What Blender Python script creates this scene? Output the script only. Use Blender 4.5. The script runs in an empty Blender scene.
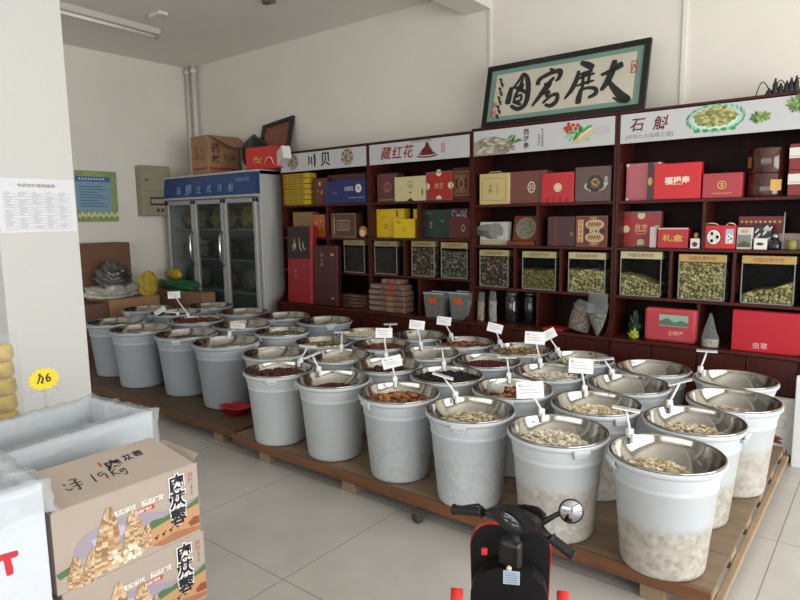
import bpy, bmesh, math, random
import numpy as np
from math import sin, cos, pi, radians
from mathutils import Vector, Matrix

random.seed(7)
sc = bpy.context.scene
COL = sc.collection

# ------------------------------------------------------------------ camera, sky, light, exposure
F_PX, YAW, PITCH, ROLL, CAM_H = 620.9, 0.67508, 0.130916, -0.014495, 1.55


def cam_axes():
    f = np.array([-sin(YAW) * cos(PITCH), cos(YAW) * cos(PITCH), -sin(PITCH)])
    r = np.array([cos(YAW), sin(YAW), 0.0])
    u = np.cross(r, f)
    return cos(ROLL) * r + sin(ROLL) * u, -sin(ROLL) * r + cos(ROLL) * u, f


AX_R, AX_U, AX_F = cam_axes()
cam_data = bpy.data.cameras.new('camera')
cam_data.sensor_width = 36.0
cam_data.lens = 36.0 * F_PX / 800.0
cam_data.clip_start = 0.05
cam = bpy.data.objects.new('camera', cam_data)
COL.objects.link(cam)
mw = Matrix.Identity(4)
for i in range(3):
    mw[i][0], mw[i][1], mw[i][2] = AX_R[i], AX_U[i], -AX_F[i]
mw[2][3] = CAM_H
cam.matrix_world = mw
sc.camera = cam

world = bpy.data.worlds.new('overcast_sky')
sc.world = world
world.use_nodes = True
wn = world.node_tree
wn.nodes['Background'].inputs[0].default_value = (0.95, 0.97, 1.0, 1)
wn.nodes['Background'].inputs[1].default_value = 1.0

sc.view_settings.view_transform = 'Standard'
sc.view_settings.look = 'None'
sc.view_settings.gamma = 1.0
sc.view_settings.use_curve_mapping = False
sc.view_settings.exposure = -0.04


def area(name, loc, rot, sx, sy, power, col):
    d = bpy.data.lights.new(name, 'AREA')
    d.shape = 'RECTANGLE'
    d.size, d.size_y, d.energy, d.color = sx, sy, power, col
    o = bpy.data.objects.new(name, d)
    o.location = loc
    o.rotation_euler = rot
    COL.objects.link(o)
    return o


# daylight through the two glazed shop fronts (outside the frame: right-hand wall and behind the camera)
area('daylight_side', (3.05, 1.7, 1.55), (0, radians(90), 0), 2.6, 5.8, 300, (1.0, 0.992, 0.98))
area('daylight_front', (-1.6, -2.65, 1.95), (radians(90), 0, 0), 7.0, 1.6, 72, (1.0, 0.992, 0.98))


def ray(px, py):
    d = AX_R * ((px - 400) / F_PX) - AX_U * ((py - 300) / F_PX) + AX_F
    return d


def PY(px, py, y):                       # the point of the plane y = const seen at a photo pixel
    d = ray(px, py)
    return Vector(d * (y / d[1])) + Vector((0, 0, CAM_H))


def PX(px, py, x):
    d = ray(px, py)
    return Vector(d * (x / d[0])) + Vector((0, 0, CAM_H))


def PZ(px, py, z):
    d = ray(px, py)
    return Vector(d * ((z - CAM_H) / d[2])) + Vector((0, 0, CAM_H))


# ------------------------------------------------------------------ materials
def lin(h):
    h = h.lstrip('#')
    c = [int(h[i:i + 2], 16) / 255 for i in (0, 2, 4)]
    return tuple(x / 12.92 if x <= 0.04045 else ((x + 0.055) / 1.055) ** 2.4 for x in c) + (1,)


MATS = {}


def M(hexc, rough=0.55, metal=0.0, noise=0.0, scale=8.0, bump=0.0, spec=0.5, stretch=None, coat=0.0):
    key = (hexc, rough, metal, noise, scale, bump, spec, stretch, coat)
    if key in MATS:
        return MATS[key]
    m = bpy.data.materials.new('surface_' + hexc.lstrip('#'))
    m.use_nodes = True
    nt = m.node_tree
    b = nt.nodes['Principled BSDF']
    c = lin(hexc)
    b.inputs['Base Color'].default_value = c
    b.inputs['Roughness'].default_value = rough
    b.inputs['Metallic'].default_value = metal
    b.inputs['Specular IOR Level'].default_value = spec
    b.inputs['Coat Weight'].default_value = coat
    if noise or bump:
        tc = nt.nodes.new('ShaderNodeTexCoord')
        mp = nt.nodes.new('ShaderNodeMapping')
        nt.links.new(tc.outputs['Object'], mp.inputs[0])
        if stretch:
            mp.inputs['Scale'].default_value = stretch
        n = nt.nodes.new('ShaderNodeTexNoise')
        n.inputs['Scale'].default_value = scale
        n.inputs['Detail'].default_value = 4
        nt.links.new(mp.outputs[0], n.inputs['Vector'])
        if noise:
            r = nt.nodes.new('ShaderNodeMapRange')
            r.inputs[1].default_value, r.inputs[2].default_value = 0.3, 0.7
            r.inputs[3].default_value, r.inputs[4].default_value = 1 - noise, 1 + noise
            nt.links.new(n.outputs[0], r.inputs[0])
            x = nt.nodes.new('ShaderNodeVectorMath')
            x.operation = 'SCALE'
            x.inputs[0].default_value = c[:3]
            nt.links.new(r.outputs[0], x.inputs['Scale'])
            nt.links.new(x.outputs[0], b.inputs['Base Color'])
        if bump:
            bp = nt.nodes.new('ShaderNodeBump')
            bp.inputs['Strength'].default_value = bump
            bp.inputs['Distance'].default_value = 0.01
            nt.links.new(n.outputs[0], bp.inputs['Height'])
            nt.links.new(bp.outputs[0], b.inputs['Normal'])
    MATS[key] = m
    return m


def thin_clear(name, tint, alpha, rough=0.05):
    """thin glass or film: mostly see-through, with a glossy skin"""
    if name in MATS:
        return MATS[name]
    m = bpy.data.materials.new(name)
    m.use_nodes = True
    nt = m.node_tree
    out = nt.nodes['Material Output']
    b = nt.nodes['Principled BSDF']
    b.inputs['Base Color'].default_value = lin(tint)
    b.inputs['Roughness'].default_value = rough
    tr = nt.nodes.new('ShaderNodeBsdfTransparent')
    tr.inputs[0].default_value = (0.93, 0.95, 0.95, 1)
    mx = nt.nodes.new('ShaderNodeMixShader')
    mx.inputs[0].default_value = alpha
    nt.links.new(tr.outputs[0], mx.inputs[1])
    nt.links.new(b.outputs[0], mx.inputs[2])
    nt.links.new(mx.outputs[0], out.inputs[0])
    MATS[name] = m
    return m


def speckle(name, cols, scale, rough=0.8, bump=0.6):
    """grains seen through a jar wall: one colour per voronoi cell"""
    if name in MATS:
        return MATS[name]
    m = bpy.data.materials.new(name)
    m.use_nodes = True
    nt = m.node_tree
    b = nt.nodes['Principled BSDF']
    b.inputs['Roughness'].default_value = rough
    tc = nt.nodes.new('ShaderNodeTexCoord')
    v = nt.nodes.new('ShaderNodeTexVoronoi')
    v.inputs['Scale'].default_value = scale
    nt.links.new(tc.outputs['Object'], v.inputs['Vector'])
    sep = nt.nodes.new('ShaderNodeSeparateColor')
    nt.links.new(v.outputs['Color'], sep.inputs[0])
    cr = nt.nodes.new('ShaderNodeValToRGB')
    cr.color_ramp.interpolation = 'CONSTANT'
    els = cr.color_ramp.elements
    while len(els) < len(cols):
        els.new(0.5)
    for i, h in enumerate(cols):
        els[i].position = i / len(cols)
        els[i].color = lin(h)
    nt.links.new(sep.outputs[0], cr.inputs[0])
    gp = nt.nodes.new('ShaderNodeMapRange')
    gp.inputs[1].default_value, gp.inputs[2].default_value = 0.38, 0.7
    gp.inputs[3].default_value, gp.inputs[4].default_value = 1.0, 0.25  # shade between grains painted in: colour darkens towards the cell edges
    nt.links.new(v.outputs['Distance'], gp.inputs[0])
    sv = nt.nodes.new('ShaderNodeVectorMath')
    sv.operation = 'SCALE'
    nt.links.new(cr.outputs[0], sv.inputs[0])
    nt.links.new(gp.outputs[0], sv.inputs['Scale'])
    nt.links.new(sv.outputs[0], b.inputs['Base Color'])
    bp = nt.nodes.new('ShaderNodeBump')
    bp.inputs['Strength'].default_value = bump
    bp.inputs['Distance'].default_value = 0.01
    bp.invert = True
    nt.links.new(v.outputs['Distance'], bp.inputs['Height'])
    nt.links.new(bp.outputs[0], b.inputs['Normal'])
    MATS[name] = m
    return m


def milky_plastic(name, base, inner, top):
    """translucent bucket wall with the stored slices showing through it up to the fill height"""
    m = bpy.data.materials.new(name)
    m.use_nodes = True
    nt = m.node_tree
    b = nt.nodes['Principled BSDF']
    b.inputs['Roughness'].default_value = 0.42
    tc = nt.nodes.new('ShaderNodeTexCoord')
    v = nt.nodes.new('ShaderNodeTexVoronoi')
    v.inputs['Scale'].default_value = 48
    v.feature = 'SMOOTH_F1'
    v.inputs['Smoothness'].default_value = .7
    n2 = nt.nodes.new('ShaderNodeTexNoise')
    n2.inputs['Scale'].default_value = 9
    nt.links.new(tc.outputs['Object'], v.inputs['Vector'])
    nt.links.new(tc.outputs['Object'], n2.inputs['Vector'])
    sep = nt.nodes.new('ShaderNodeSeparateColor')
    nt.links.new(v.outputs['Color'], sep.inputs[0])
    sx = nt.nodes.new('ShaderNodeSeparateXYZ')
    nt.links.new(tc.outputs['Object'], sx.inputs[0])
    ad = nt.nodes.new('ShaderNodeMath')
    ad.operation = 'MULTIPLY_ADD'
    ad.inputs[1].default_value = 0.05
    nt.links.new(n2.outputs[0], ad.inputs[0])
    nt.links.new(sx.outputs[2], ad.inputs[2])
    r = nt.nodes.new('ShaderNodeMapRange')
    r.interpolation_type = 'SMOOTHSTEP'
    r.inputs[1].default_value, r.inputs[2].default_value = top, top + 0.06
    r.inputs[3].default_value, r.inputs[4].default_value = 0.75, 0.0
    nt.links.new(ad.outputs[0], r.inputs[0])
    cr = nt.nodes.new('ShaderNodeValToRGB')
    cr.color_ramp.elements[0].color = lin(inner[0])
    cr.color_ramp.elements[1].color = lin(inner[1])
    nt.links.new(sep.outputs[0], cr.inputs[0])
    mx = nt.nodes.new('ShaderNodeMix')
    mx.data_type = 'RGBA'
    mx.inputs[6].default_value = lin(base)
    nt.links.new(r.outputs[0], mx.inputs[0])
    nt.links.new(cr.outputs[0], mx.inputs[7])
    nt.links.new(mx.outputs[2], b.inputs['Base Color'])
    return m


# ------------------------------------------------------------------ mesh building
TEXT_CACHE = {}


def text_mesh(s, bold=0.0, shear=0.0):
    k = (s, bold, shear)
    if k not in TEXT_CACHE:
        c = bpy.data.curves.new('lettering', 'FONT')
        c.body = s
        c.size = 1
        c.resolution_u = 2
        c.offset = bold
        c.shear = shear
        o = bpy.data.objects.new('lettering', c)
        m = bpy.data.meshes.new_from_object(o)
        vs = [(v.co.x, v.co.y) for v in m.vertices]
        fs = [tuple(p.vertices) for p in m.polygons]
        bpy.data.objects.remove(o)
        bpy.data.curves.remove(c)
        bpy.data.meshes.remove(m)
        TEXT_CACHE[k] = (vs, fs)
    return TEXT_CACHE[k]


class Fr:
    """a flat drawing frame: origin, two unit axes; its normal is U x V"""
    def __init__(s, o, U=(1, 0, 0), V=(0, 0, 1)):
        s.o, s.U, s.V = Vector(o), Vector(U).normalized(), Vector(V).normalized()
        s.n = s.U.cross(s.V).normalized()

    def p(s, u, v, off=0.001):
        return s.o + s.U * u + s.V * v + s.n * off

    def uv(s, px, py):
        d = Vector(ray(px, py))
        c = Vector((0, 0, CAM_H))
        t = (s.o - c).dot(s.n) / d.dot(s.n)
        q = c + d * t - s.o
        return q.dot(s.U), q.dot(s.V)


class MB:
    def __init__(s):
        s.v, s.f, s.mi, s.sm, s.mats = [], [], [], [], []

    def mat(s, m):
        if m not in s.mats:
            s.mats.append(m)
        return s.mats.index(m)

    def add(s, vs, fs, m, smooth=False):
        b = len(s.v)
        i = s.mat(m)
        s.v += [tuple(v) for v in vs]
        for f in fs:
            s.f.append(tuple(b + k for k in f))
            s.mi.append(i)
            s.sm.append(smooth)

    def box(s, x0, x1, y0, y1, z0, z1, m, bev=0.0, T=None):
        c = min(bev, (x1 - x0) * .45, (y1 - y0) * .45, (z1 - z0) * .45)
        if c <= 0:
            vs = [(x, y, z) for x in (x0, x1) for y in (y0, y1) for z in (z0, z1)]
            fs = [(0, 1, 3, 2), (4, 6, 7, 5), (0, 4, 5, 1), (2, 3, 7, 6), (0, 2, 6, 4), (1, 5, 7, 3)]
            if T is not None:
                vs = [T @ Vector(v) for v in vs]
            s.add(vs, fs, m)
            return
        bm = bmesh.new()
        bmesh.ops.create_cube(bm, size=1)
        for v in bm.verts:
            v.co = Vector(((x0 + x1) / 2 + v.co.x * (x1 - x0), (y0 + y1) / 2 + v.co.y * (y1 - y0), (z0 + z1) / 2 + v.co.z * (z1 - z0)))
        bmesh.ops.bevel(bm, geom=bm.edges[:], offset=c, segments=2, profile=0.5, affect='EDGES')
        s.bm(bm, m, T, False)

    def bm(s, bm, m, T=None, smooth=True):
        bm.verts.ensure_lookup_table()
        vs = [(T @ v.co) if T is not None else v.co.copy() for v in bm.verts]
        fs = [tuple(v.index for v in f.verts) for f in bm.faces]
        bm.verts.index_update()
        fs = [tuple(v.index for v in f.verts) for f in bm.faces]
        s.add(vs, fs, m, smooth)
        bm.free()

    def lathe(s, prof, m, seg=40, c=(0, 0, 0), T=None, ry=1.0, smooth=True):
        vs, fs, rings = [], [], []
        for r, z in prof:
            if r <= 1e-6:
                rings.append([len(vs)])
                vs.append((c[0], c[1], c[2] + z))
            else:
                rings.append(list(range(len(vs), len(vs) + seg)))
                for k in range(seg):
                    a = 2 * pi * k / seg
                    vs.append((c[0] + r * cos(a), c[1] + r * ry * sin(a), c[2] + z))
        for A, B in zip(rings, rings[1:]):
            if len(A) == 1 and len(B) == 1:
                continue
            for k in range(seg):
                j = (k + 1) % seg
                if len(A) == 1:
                    fs.append((A[0], B[j], B[k]))
                elif len(B) == 1:
                    fs.append((A[k], A[j], B[0]))
                else:
                    fs.append((A[k], A[j], B[j], B[k]))
        if T is not None:
            vs = [T @ Vector(v) for v in vs]
        s.add(vs, fs, m, smooth)

    def tube(s, pts, r, m, seg=8, smooth=True, cap=True):
        pts = [Vector(p) for p in pts]
        rs = r if isinstance(r, (list, tuple)) else [r] * len(pts)
        vs, fs = [], []
        up = None
        for i, p in enumerate(pts):
            d = (pts[min(i + 1, len(pts) - 1)] - pts[max(i - 1, 0)]).normalized()
            if up is None:
                up = Vector((0, 0, 1)) if abs(d.z) < .9 else Vector((1, 0, 0))
            a = d.cross(up).normalized()
            up = a.cross(d).normalized()
            for k in range(seg):
                t = 2 * pi * k / seg
                vs.append(p + (a * cos(t) + up * sin(t)) * rs[i])
        for i in range(len(pts) - 1):
            for k in range(seg):
                j = (k + 1) % seg
                fs.append((i * seg + k, i * seg + j, (i + 1) * seg + j, (i + 1) * seg + k))
        if cap:
            fs.append(tuple(range(seg))[::-1])
            n = (len(pts) - 1) * seg
            fs.append(tuple(range(n, n + seg)))
        s.add(vs, fs, m, smooth)

    def prism(s, pts, fr, m, depth, off=0.0):
        """outline in a frame pushed back by depth behind the frame plane"""
        n = len(pts)
        vs = [fr.p(u, v, off) for u, v in pts] + [fr.p(u, v, off - depth) for u, v in pts]
        fs = [tuple(range(n)), tuple(range(2 * n - 1, n - 1, -1))]
        for k in range(n):
            j = (k + 1) % n
            fs.append((k, k + n, j + n, j))
        s.add(vs, fs, m)

    # ---- printed marks on a frame
    def poly(s, fr, pts, m, off=0.001):
        s.add([fr.p(u, v, off) for u, v in pts], [tuple(range(len(pts)))], m)

    def rect(s, fr, u0, u1, v0, v1, m, off=0.001):
        s.poly(fr, [(u0, v0), (u1, v0), (u1, v1), (u0, v1)], m, off)

    def disc(s, fr, u, v, r, m, rv=None, n=20, off=0.001, rot=0.0):
        rv = rv or r
        pts = []
        for k in range(n):
            a, b = r * cos(2 * pi * k / n), rv * sin(2 * pi * k / n)
            pts.append((u + a * cos(rot) - b * sin(rot), v + a * sin(rot) + b * cos(rot)))
        s.poly(fr, pts, m, off)

    def ring(s, fr, u, v, r0, r1, m, n=24, off=0.001, k=1.0):
        vs, fs = [], []
        for i in range(n):
            a = 2 * pi * i / n
            vs += [fr.p(u + r0 * cos(a), v + r0 * k * sin(a), off), fr.p(u + r1 * cos(a), v + r1 * k * sin(a), off)]
        for i in range(n):
            j = (i + 1) % n
            fs.append((2 * i, 2 * i + 1, 2 * j + 1, 2 * j))
        s.add(vs, fs, m)

    def frame(s, fr, u0, u1, v0, v1, t, m, off=0.001):
        s.rect(fr, u0, u1, v0, v0 + t, m, off)
        s.rect(fr, u0, u1, v1 - t, v1, m, off)
        s.rect(fr, u0, u0 + t, v0 + t, v1 - t, m, off)
        s.rect(fr, u1 - t, u1, v0 + t, v1 - t, m, off)

    def stroke(s, fr, pts, m, off=0.001, k=1.0):
        """brush stroke through (u, v, width) points"""
        P = []
        n = len(pts)
        for i in range(n - 1):
            p0, p1, p2, p3 = [np.array(pts[max(0, min(n - 1, j))], float) for j in (i - 1, i, i + 1, i + 2)]
            for t in np.linspace(0, 1, 6, endpoint=False):
                P.append(.5 * (2 * p1 + (p2 - p0) * t + (2 * p0 - 5 * p1 + 4 * p2 - p3) * t * t + (3 * p1 - p0 - 3 * p2 + p3) * t ** 3))
        P.append(np.array(pts[-1], float))
        vs, fs = [], []
        for i, p in enumerate(P):
            d = P[min(i + 1, len(P) - 1)][:2] - P[max(i - 1, 0)][:2]
            L = math.hypot(*d) or 1e-9
            nx, ny = -d[1] / L, d[0] / L
            w = max(p[2], 1e-4) * k / 2
            e = .55 if i in (0, len(P) - 1) else 1
            vs += [fr.p(p[0] + nx * w * e, p[1] + ny * w * e, off), fr.p(p[0] - nx * w * e, p[1] - ny * w * e, off)]
        for i in range(len(P) - 1):
            fs.append((2 * i, 2 * i + 1, 2 * i + 3, 2 * i + 2))
        s.add(vs, fs, m)

    def text(s, fr, t, u, v, size, m, bold=0.0, off=0.0012, shear=0.0, rot=0.0, wide=1.0):
        vs, fs = text_mesh(t, bold, shear)
        if not vs:
            return
        xs, ys = [a for a, _ in vs], [b for _, b in vs]
        cx, cy = (min(xs) + max(xs)) / 2, (min(ys) + max(ys)) / 2
        cr, sr = cos(rot), sin(rot)
        out = []
        for a, b in vs:
            x, y = (a - cx) * size * wide, (b - cy) * size
            out.append(fr.p(u + x * cr - y * sr, v + x * sr + y * cr, off))
        s.add(out, fs, m)

    def vtext(s, fr, t, u, v, size, m, bold=0.0, step=1.1, off=0.0012, shear=0.0):
        n = len(t)
        for i, ch in enumerate(t):
            s.text(fr, ch, u, v + ((n - 1) / 2 - i) * size * step, size, m, bold, off, shear)

    def build(s, name, parent=None, loc=None, rz=0.0):
        me = bpy.data.meshes.new(name)
        me.from_pydata(s.v, [], s.f)
        for m in s.mats:
            me.materials.append(m)
        me.polygons.foreach_set('material_index', s.mi)
        me.polygons.foreach_set('use_smooth', s.sm)
        me.update()
        o = bpy.data.objects.new(name, me)
        COL.objects.link(o)
        if parent:
            o.parent = parent
        if loc is not None:
            o.location = loc
        if rz:
            o.rotation_euler = (0, 0, rz)
        return o


def tag(o, label, cat, group=None, kind=None):
    o['label'] = label
    o['category'] = cat
    if group:
        o['group'] = group
    if kind:
        o['kind'] = kind
    return o


def thing(name, label, cat, loc=(0, 0, 0), rz=0.0, group=None):
    o = bpy.data.objects.new(name, None)
    o.empty_display_size = 0.05
    COL.objects.link(o)
    o.location = loc
    o.rotation_euler = (0, 0, rz)
    return tag(o, label, cat, group)


def struct(mb, name):
    o = mb.build(name)
    o['kind'] = 'structure'
    return o


def dup(root, loc, rz=0.0):
    r = root.copy()
    COL.objects.link(r)
    r.location = loc
    r.rotation_euler = (0, 0, rz)
    for ch in root.children:
        c = ch.copy()
        COL.objects.link(c)
        c.parent = r
        for g in ch.children:
            d = g.copy()
            COL.objects.link(d)
            d.parent = c
    return r


# ------------------------------------------------------------------ the room
WALL_Y, END_X, CEIL = 4.96, -7.5, 3.55
RIGHT_X, FRONT_Y = 2.9, -2.5

plaster = M('#e0dcd3', 0.9, noise=0.035, scale=1.3, bump=0.04, spec=0.2)
white_paint = M('#c6c6c3', 0.85, spec=0.2)

tile = bpy.data.materials.new('polished_floor_tile')
tile.use_nodes = True
nt = tile.node_tree
bs = nt.nodes['Principled BSDF']
tc = nt.nodes.new('ShaderNodeTexCoord')
sp = nt.nodes.new('ShaderNodeSeparateXYZ')
nt.links.new(tc.outputs['Object'], sp.inputs[0])


def grout(sock, off):
    a = nt.nodes.new('ShaderNodeMath'); a.operation = 'ADD'; a.inputs[1].default_value = off
    nt.links.new(sock, a.inputs[0])
    b = nt.nodes.new('ShaderNodeMath'); b.operation = 'PINGPONG'; b.inputs[1].default_value = 0.41
    nt.links.new(a.outputs[0], b.inputs[0])
    c = nt.nodes.new('ShaderNodeMath'); c.operation = 'LESS_THAN'; c.inputs[1].default_value = 0.0022
    nt.links.new(b.outputs[0], c.inputs[0])
    return c.outputs[0]


gx, gy = grout(sp.outputs[0], 1.985 + 8.2), grout(sp.outputs[1], -1.638 + 8.2)
mxm = nt.nodes.new('ShaderNodeMath'); mxm.operation = 'MAXIMUM'
nt.links.new(gx, mxm.inputs[0]); nt.links.new(gy, mxm.inputs[1])
nz = nt.nodes.new('ShaderNodeTexNoise'); nz.inputs['Scale'].default_value = 3.0; nz.inputs['Detail'].default_value = 6
nt.links.new(tc.outputs['Object'], nz.inputs['Vector'])
cr = nt.nodes.new('ShaderNodeValToRGB')
cr.color_ramp.elements[0].color = lin('#b2afa8'); cr.color_ramp.elements[0].position = 0.3
cr.color_ramp.elements[1].color = lin('#bfbcb6'); cr.color_ramp.elements[1].position = 0.7
nt.links.new(nz.outputs[0], cr.inputs[0])
mc = nt.nodes.new('ShaderNodeMix'); mc.data_type = 'RGBA'
nt.links.new(mxm.outputs[0], mc.inputs[0]); nt.links.new(cr.outputs[0], mc.inputs[6]); mc.inputs[7].default_value = lin('#77726a')
nt.links.new(mc.outputs[2], bs.inputs['Base Color'])
bs.inputs['Roughness'].default_value = 0.3
bs.inputs['Specular IOR Level'].default_value = 0.4

mb = MB(); mb.box(END_X - .2, RIGHT_X + .2, FRONT_Y - .2, WALL_Y + .2, -.1, 0, tile); struct(mb, 'floor')
mb = MB(); mb.box(END_X - .2, RIGHT_X + .2, FRONT_Y - .2, WALL_Y + .2, CEIL, CEIL + .12, M('#e3e0d8', .9, spec=.2)); struct(mb, 'ceiling')
mb = MB(); mb.box(END_X - .2, RIGHT_X + .2, WALL_Y, WALL_Y + .2, 0, CEIL, plaster); struct(mb, 'wall_back')
mb = MB(); mb.box(END_X - .2, END_X, FRONT_Y, WALL_Y, 0, CEIL, plaster); struct(mb, 'wall_left')
mb = MB()                                                     # street side walls with the glazed openings
mb.box(RIGHT_X, RIGHT_X + .2, FRONT_Y, -1.5, 0, CEIL, plaster); mb.box(RIGHT_X, RIGHT_X + .2, 4.3, WALL_Y, 0, CEIL, plaster)
mb.box(RIGHT_X, RIGHT_X + .2, -1.5, 4.3, 2.9, CEIL, plaster); mb.box(RIGHT_X, RIGHT_X + .2, -1.5, 4.3, 0, .22, plaster)
struct(mb, 'wall_right')
mb = MB()
mb.box(END_X, -5.2, FRONT_Y - .2, FRONT_Y, 0, CEIL, plaster); mb.box(2.0, RIGHT_X, FRONT_Y - .2, FRONT_Y, 0, CEIL, plaster)
mb.box(-5.2, 2.0, FRONT_Y - .2, FRONT_Y, 2.8, CEIL, plaster); mb.box(-5.2, 2.0, FRONT_Y - .2, FRONT_Y, 0, .2, plaster)
struct(mb, 'wall_front')
alu = M('#a9adb0', .4, .7)
mb = MB()
for y in (-1.5, .4, 2.3, 4.24):
    mb.box(RIGHT_X + .02, RIGHT_X + .08, y, y + .06, .22, 2.9, alu)
mb.box(RIGHT_X + .02, RIGHT_X + .08, -1.5, 4.3, .22, .28, alu); mb.box(RIGHT_X + .02, RIGHT_X + .08, -1.5, 4.3, 2.84, 2.9, alu)
struct(mb, 'window_1')
mb = MB()
for x in (-5.2, -2.8, -.4, 1.94):
    mb.box(x, x + .06, FRONT_Y - .1, FRONT_Y - .04, .2, 2.8, alu)
mb.box(-5.2, 2.0, FRONT_Y - .1, FRONT_Y - .04, .2, .26, alu); mb.box(-5.2, 2.0, FRONT_Y - .1, FRONT_Y - .04, 2.74, 2.8, alu)
struct(mb, 'window_2')
mb = MB(); mb.box(-3.17, -2.905, FRONT_Y, WALL_Y, 3.346, CEIL, plaster); struct(mb, 'ceiling_beam')
# square pillar
PIL_X, PIL_Y0, PIL_Y1 = -3.5, 1.185, 1.572
mb = MB(); mb.box(PIL_X - .42, PIL_X, PIL_Y0, PIL_Y1, 0, CEIL, white_paint, .004); struct(mb, 'pillar')
# pipes in the far corner and conduits on the back wall
pipe_white = M('#d9d6ce', .45)
mb = MB(); mb.tube([(-7.28, 4.88, 0), (-7.28, 4.88, CEIL)], .03, pipe_white, 12); mb.tube([(-7.28, 4.88, 3.46), (-7.28, 4.88, 3.5)], .042, pipe_white, 12)
tag(mb.build('heating_pipe'), 'thicker white vertical pipe in the room corner behind the tall cooler', 'pipe')
mb = MB(); mb.tube([(-7.42, 4.88, 0), (-7.42, 4.88, CEIL)], .024, pipe_white, 12); mb.tube([(-7.42, 4.88, 3.46), (-7.42, 4.88, 3.5)], .036, pipe_white, 12)
tag(mb.build('heating_pipe'), 'thin white pipe pressed right into the room corner', 'pipe')
mb = MB(); mb.box(-2.925, -2.895, WALL_Y - .016, WALL_Y, 2.3, CEIL, M('#e2dfd8', .5), .003)
tag(mb.build('cable_trunking'), 'white cable trunking dropping from the ceiling beam to the framed calligraphy', 'trunking')
mb = MB(); mb.box(-1.32, -1.285, WALL_Y - .016, WALL_Y, 2.2, CEIL, M('#e2dfd8', .5), .003)
tag(mb.build('cable_trunking'), 'white cable trunking on the bare wall just beyond the framed calligraphy', 'trunking')

# ceiling tube lamp (switched off)
a, b = PZ(48, 6, 3.5), PZ(158, 35, 3.5)
L = (b - a).length
lamp = thing('tube_lamp', 'long white unlit tube lamp under the ceiling by the pillar', 'lamp', ((a + b) / 2), math.atan2((b - a).y, (b - a).x))
mb = MB(); mb.prism([(-.06, .05), (.06, .05), (.035, .0), (-.035, .0)], Fr((-L / 2, 0, 0), (0, 1, 0), (0, 0, 1)), M('#cfccc4', .4), -L); mb.build('housing', lamp)
mb = MB(); mb.tube([(-L / 2 + .03, 0, -.022), (L / 2 - .03, 0, -.022)], .016, M('#e9e8e2', .3), 12); mb.build('tube', lamp)
for s_ in (-1, 1):
    mb = MB(); mb.box(s_ * (L / 2 - .02) - .015, s_ * (L / 2 - .02) + .015, -.02, .02, -.045, .0, M('#8d8b85', .5), .004); mb.build('lamp_holder', lamp)
q = PZ(158, 13, CEIL)
lamp2 = thing('smoke_detector', 'small white square fitting on the ceiling beyond the tube lamp', 'ceiling fitting', q)
mb = MB(); mb.box(-.1, .1, -.05, .05, -.035, 0, M('#dddad2', .5), .01); mb.build('cover', lamp2)
q = PZ(266, 0, CEIL)
lamp3 = thing('pipe_valve', 'dark metal fitting on the ceiling at the top of the photo', 'ceiling fitting', q)
mb = MB(); mb.lathe([(0, -.04), (.035, -.035), (.045, 0)], M('#6d6a63', .4, .6), 16); mb.tube([(0, 0, -.03), (.1, .02, -.03)], .015, M('#6d6a63', .4, .6)); mb.build('fitting', lamp3)

# ------------------------------------------------------------------ things on the left wall
g = Fr((END_X + .012, 3.37, 1.56), (0, 1, 0), (0, 0, 1))
poster = thing('wall_poster', 'green bordered notice with a blue text panel on the left wall', 'poster', (0, 0, 0))
mb = MB(); mb.box(END_X, END_X + .012, 3.37, 3.86, 1.56, 2.157, M('#8b9c68', .5, noise=.2, scale=6)); mb.build('board', poster)
mb = MB()
mb.rect(g, .0, .41, .13, .53, M('#7d9fb4', .4)); mb.rect(g, .0, .41, .47, .53, M('#45659c', .4), .0015)
for k in range(8):
    mb.rect(g, .04, .36 - .05 * (k % 3), .18 + k * .033, .187 + k * .033, M('#34506a', .6), .002)
for k in range(9):
    mb.rect(g, .04 + k * .035, .058 + k * .035, .49, .512, M('#d8dde0', .6), .002)
for k in range(14):
    mb.disc(g, .02 + k * .035, .07 + .02 * (k % 2), .015, M('#cfd8a8', .6), .03, 10, .0015)
    mb.rect(g, .015 + k * .034, .019 + k * .034, .02, .06, M('#3d6a2c', .6), .0015)
mb.build('print', poster)

eb = thing('electric_meter_box', 'grey beige metal meter box on the left wall beside the cooler', 'meter box', (END_X, 4.31, 1.625))
mb = MB(); mb.box(0, .14, -.2, .2, 0, .62, M('#8f8873', .5, noise=.06, scale=4), .006); mb.build('body', eb)
mb = MB(); mb.box(.14, .146, -.19, .19, .315, .61, M('#969079', .45), .003)
mb.box(.146, .15, -.15, -.12, .43, .46, M('#4a463c', .4)); mb.build('upper_door', eb)
mb = MB(); mb.box(.14, .146, -.19, .19, .01, .305, M('#948d77', .45), .003); mb.build('lower_door', eb)
ge = Fr((.147, 0, 0), (0, 1, 0), (0, 0, 1))
mb = MB(); mb.rect(ge, -.1, .11, .13, .235, M('#4a3028', .4))
for k in range(5):
    mb.ring(ge, -.07 + k * .036, .183, .006, .016, M('#b9b4ae', .4), 10, .0015, 1.8)
mb.rect(ge, -.02, .02, .05, .09, M('#3a352e', .5)); mb.rect(ge, .04, .08, .05, .09, M('#3a352e', .5)); mb.build('meter_window', eb)

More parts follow.
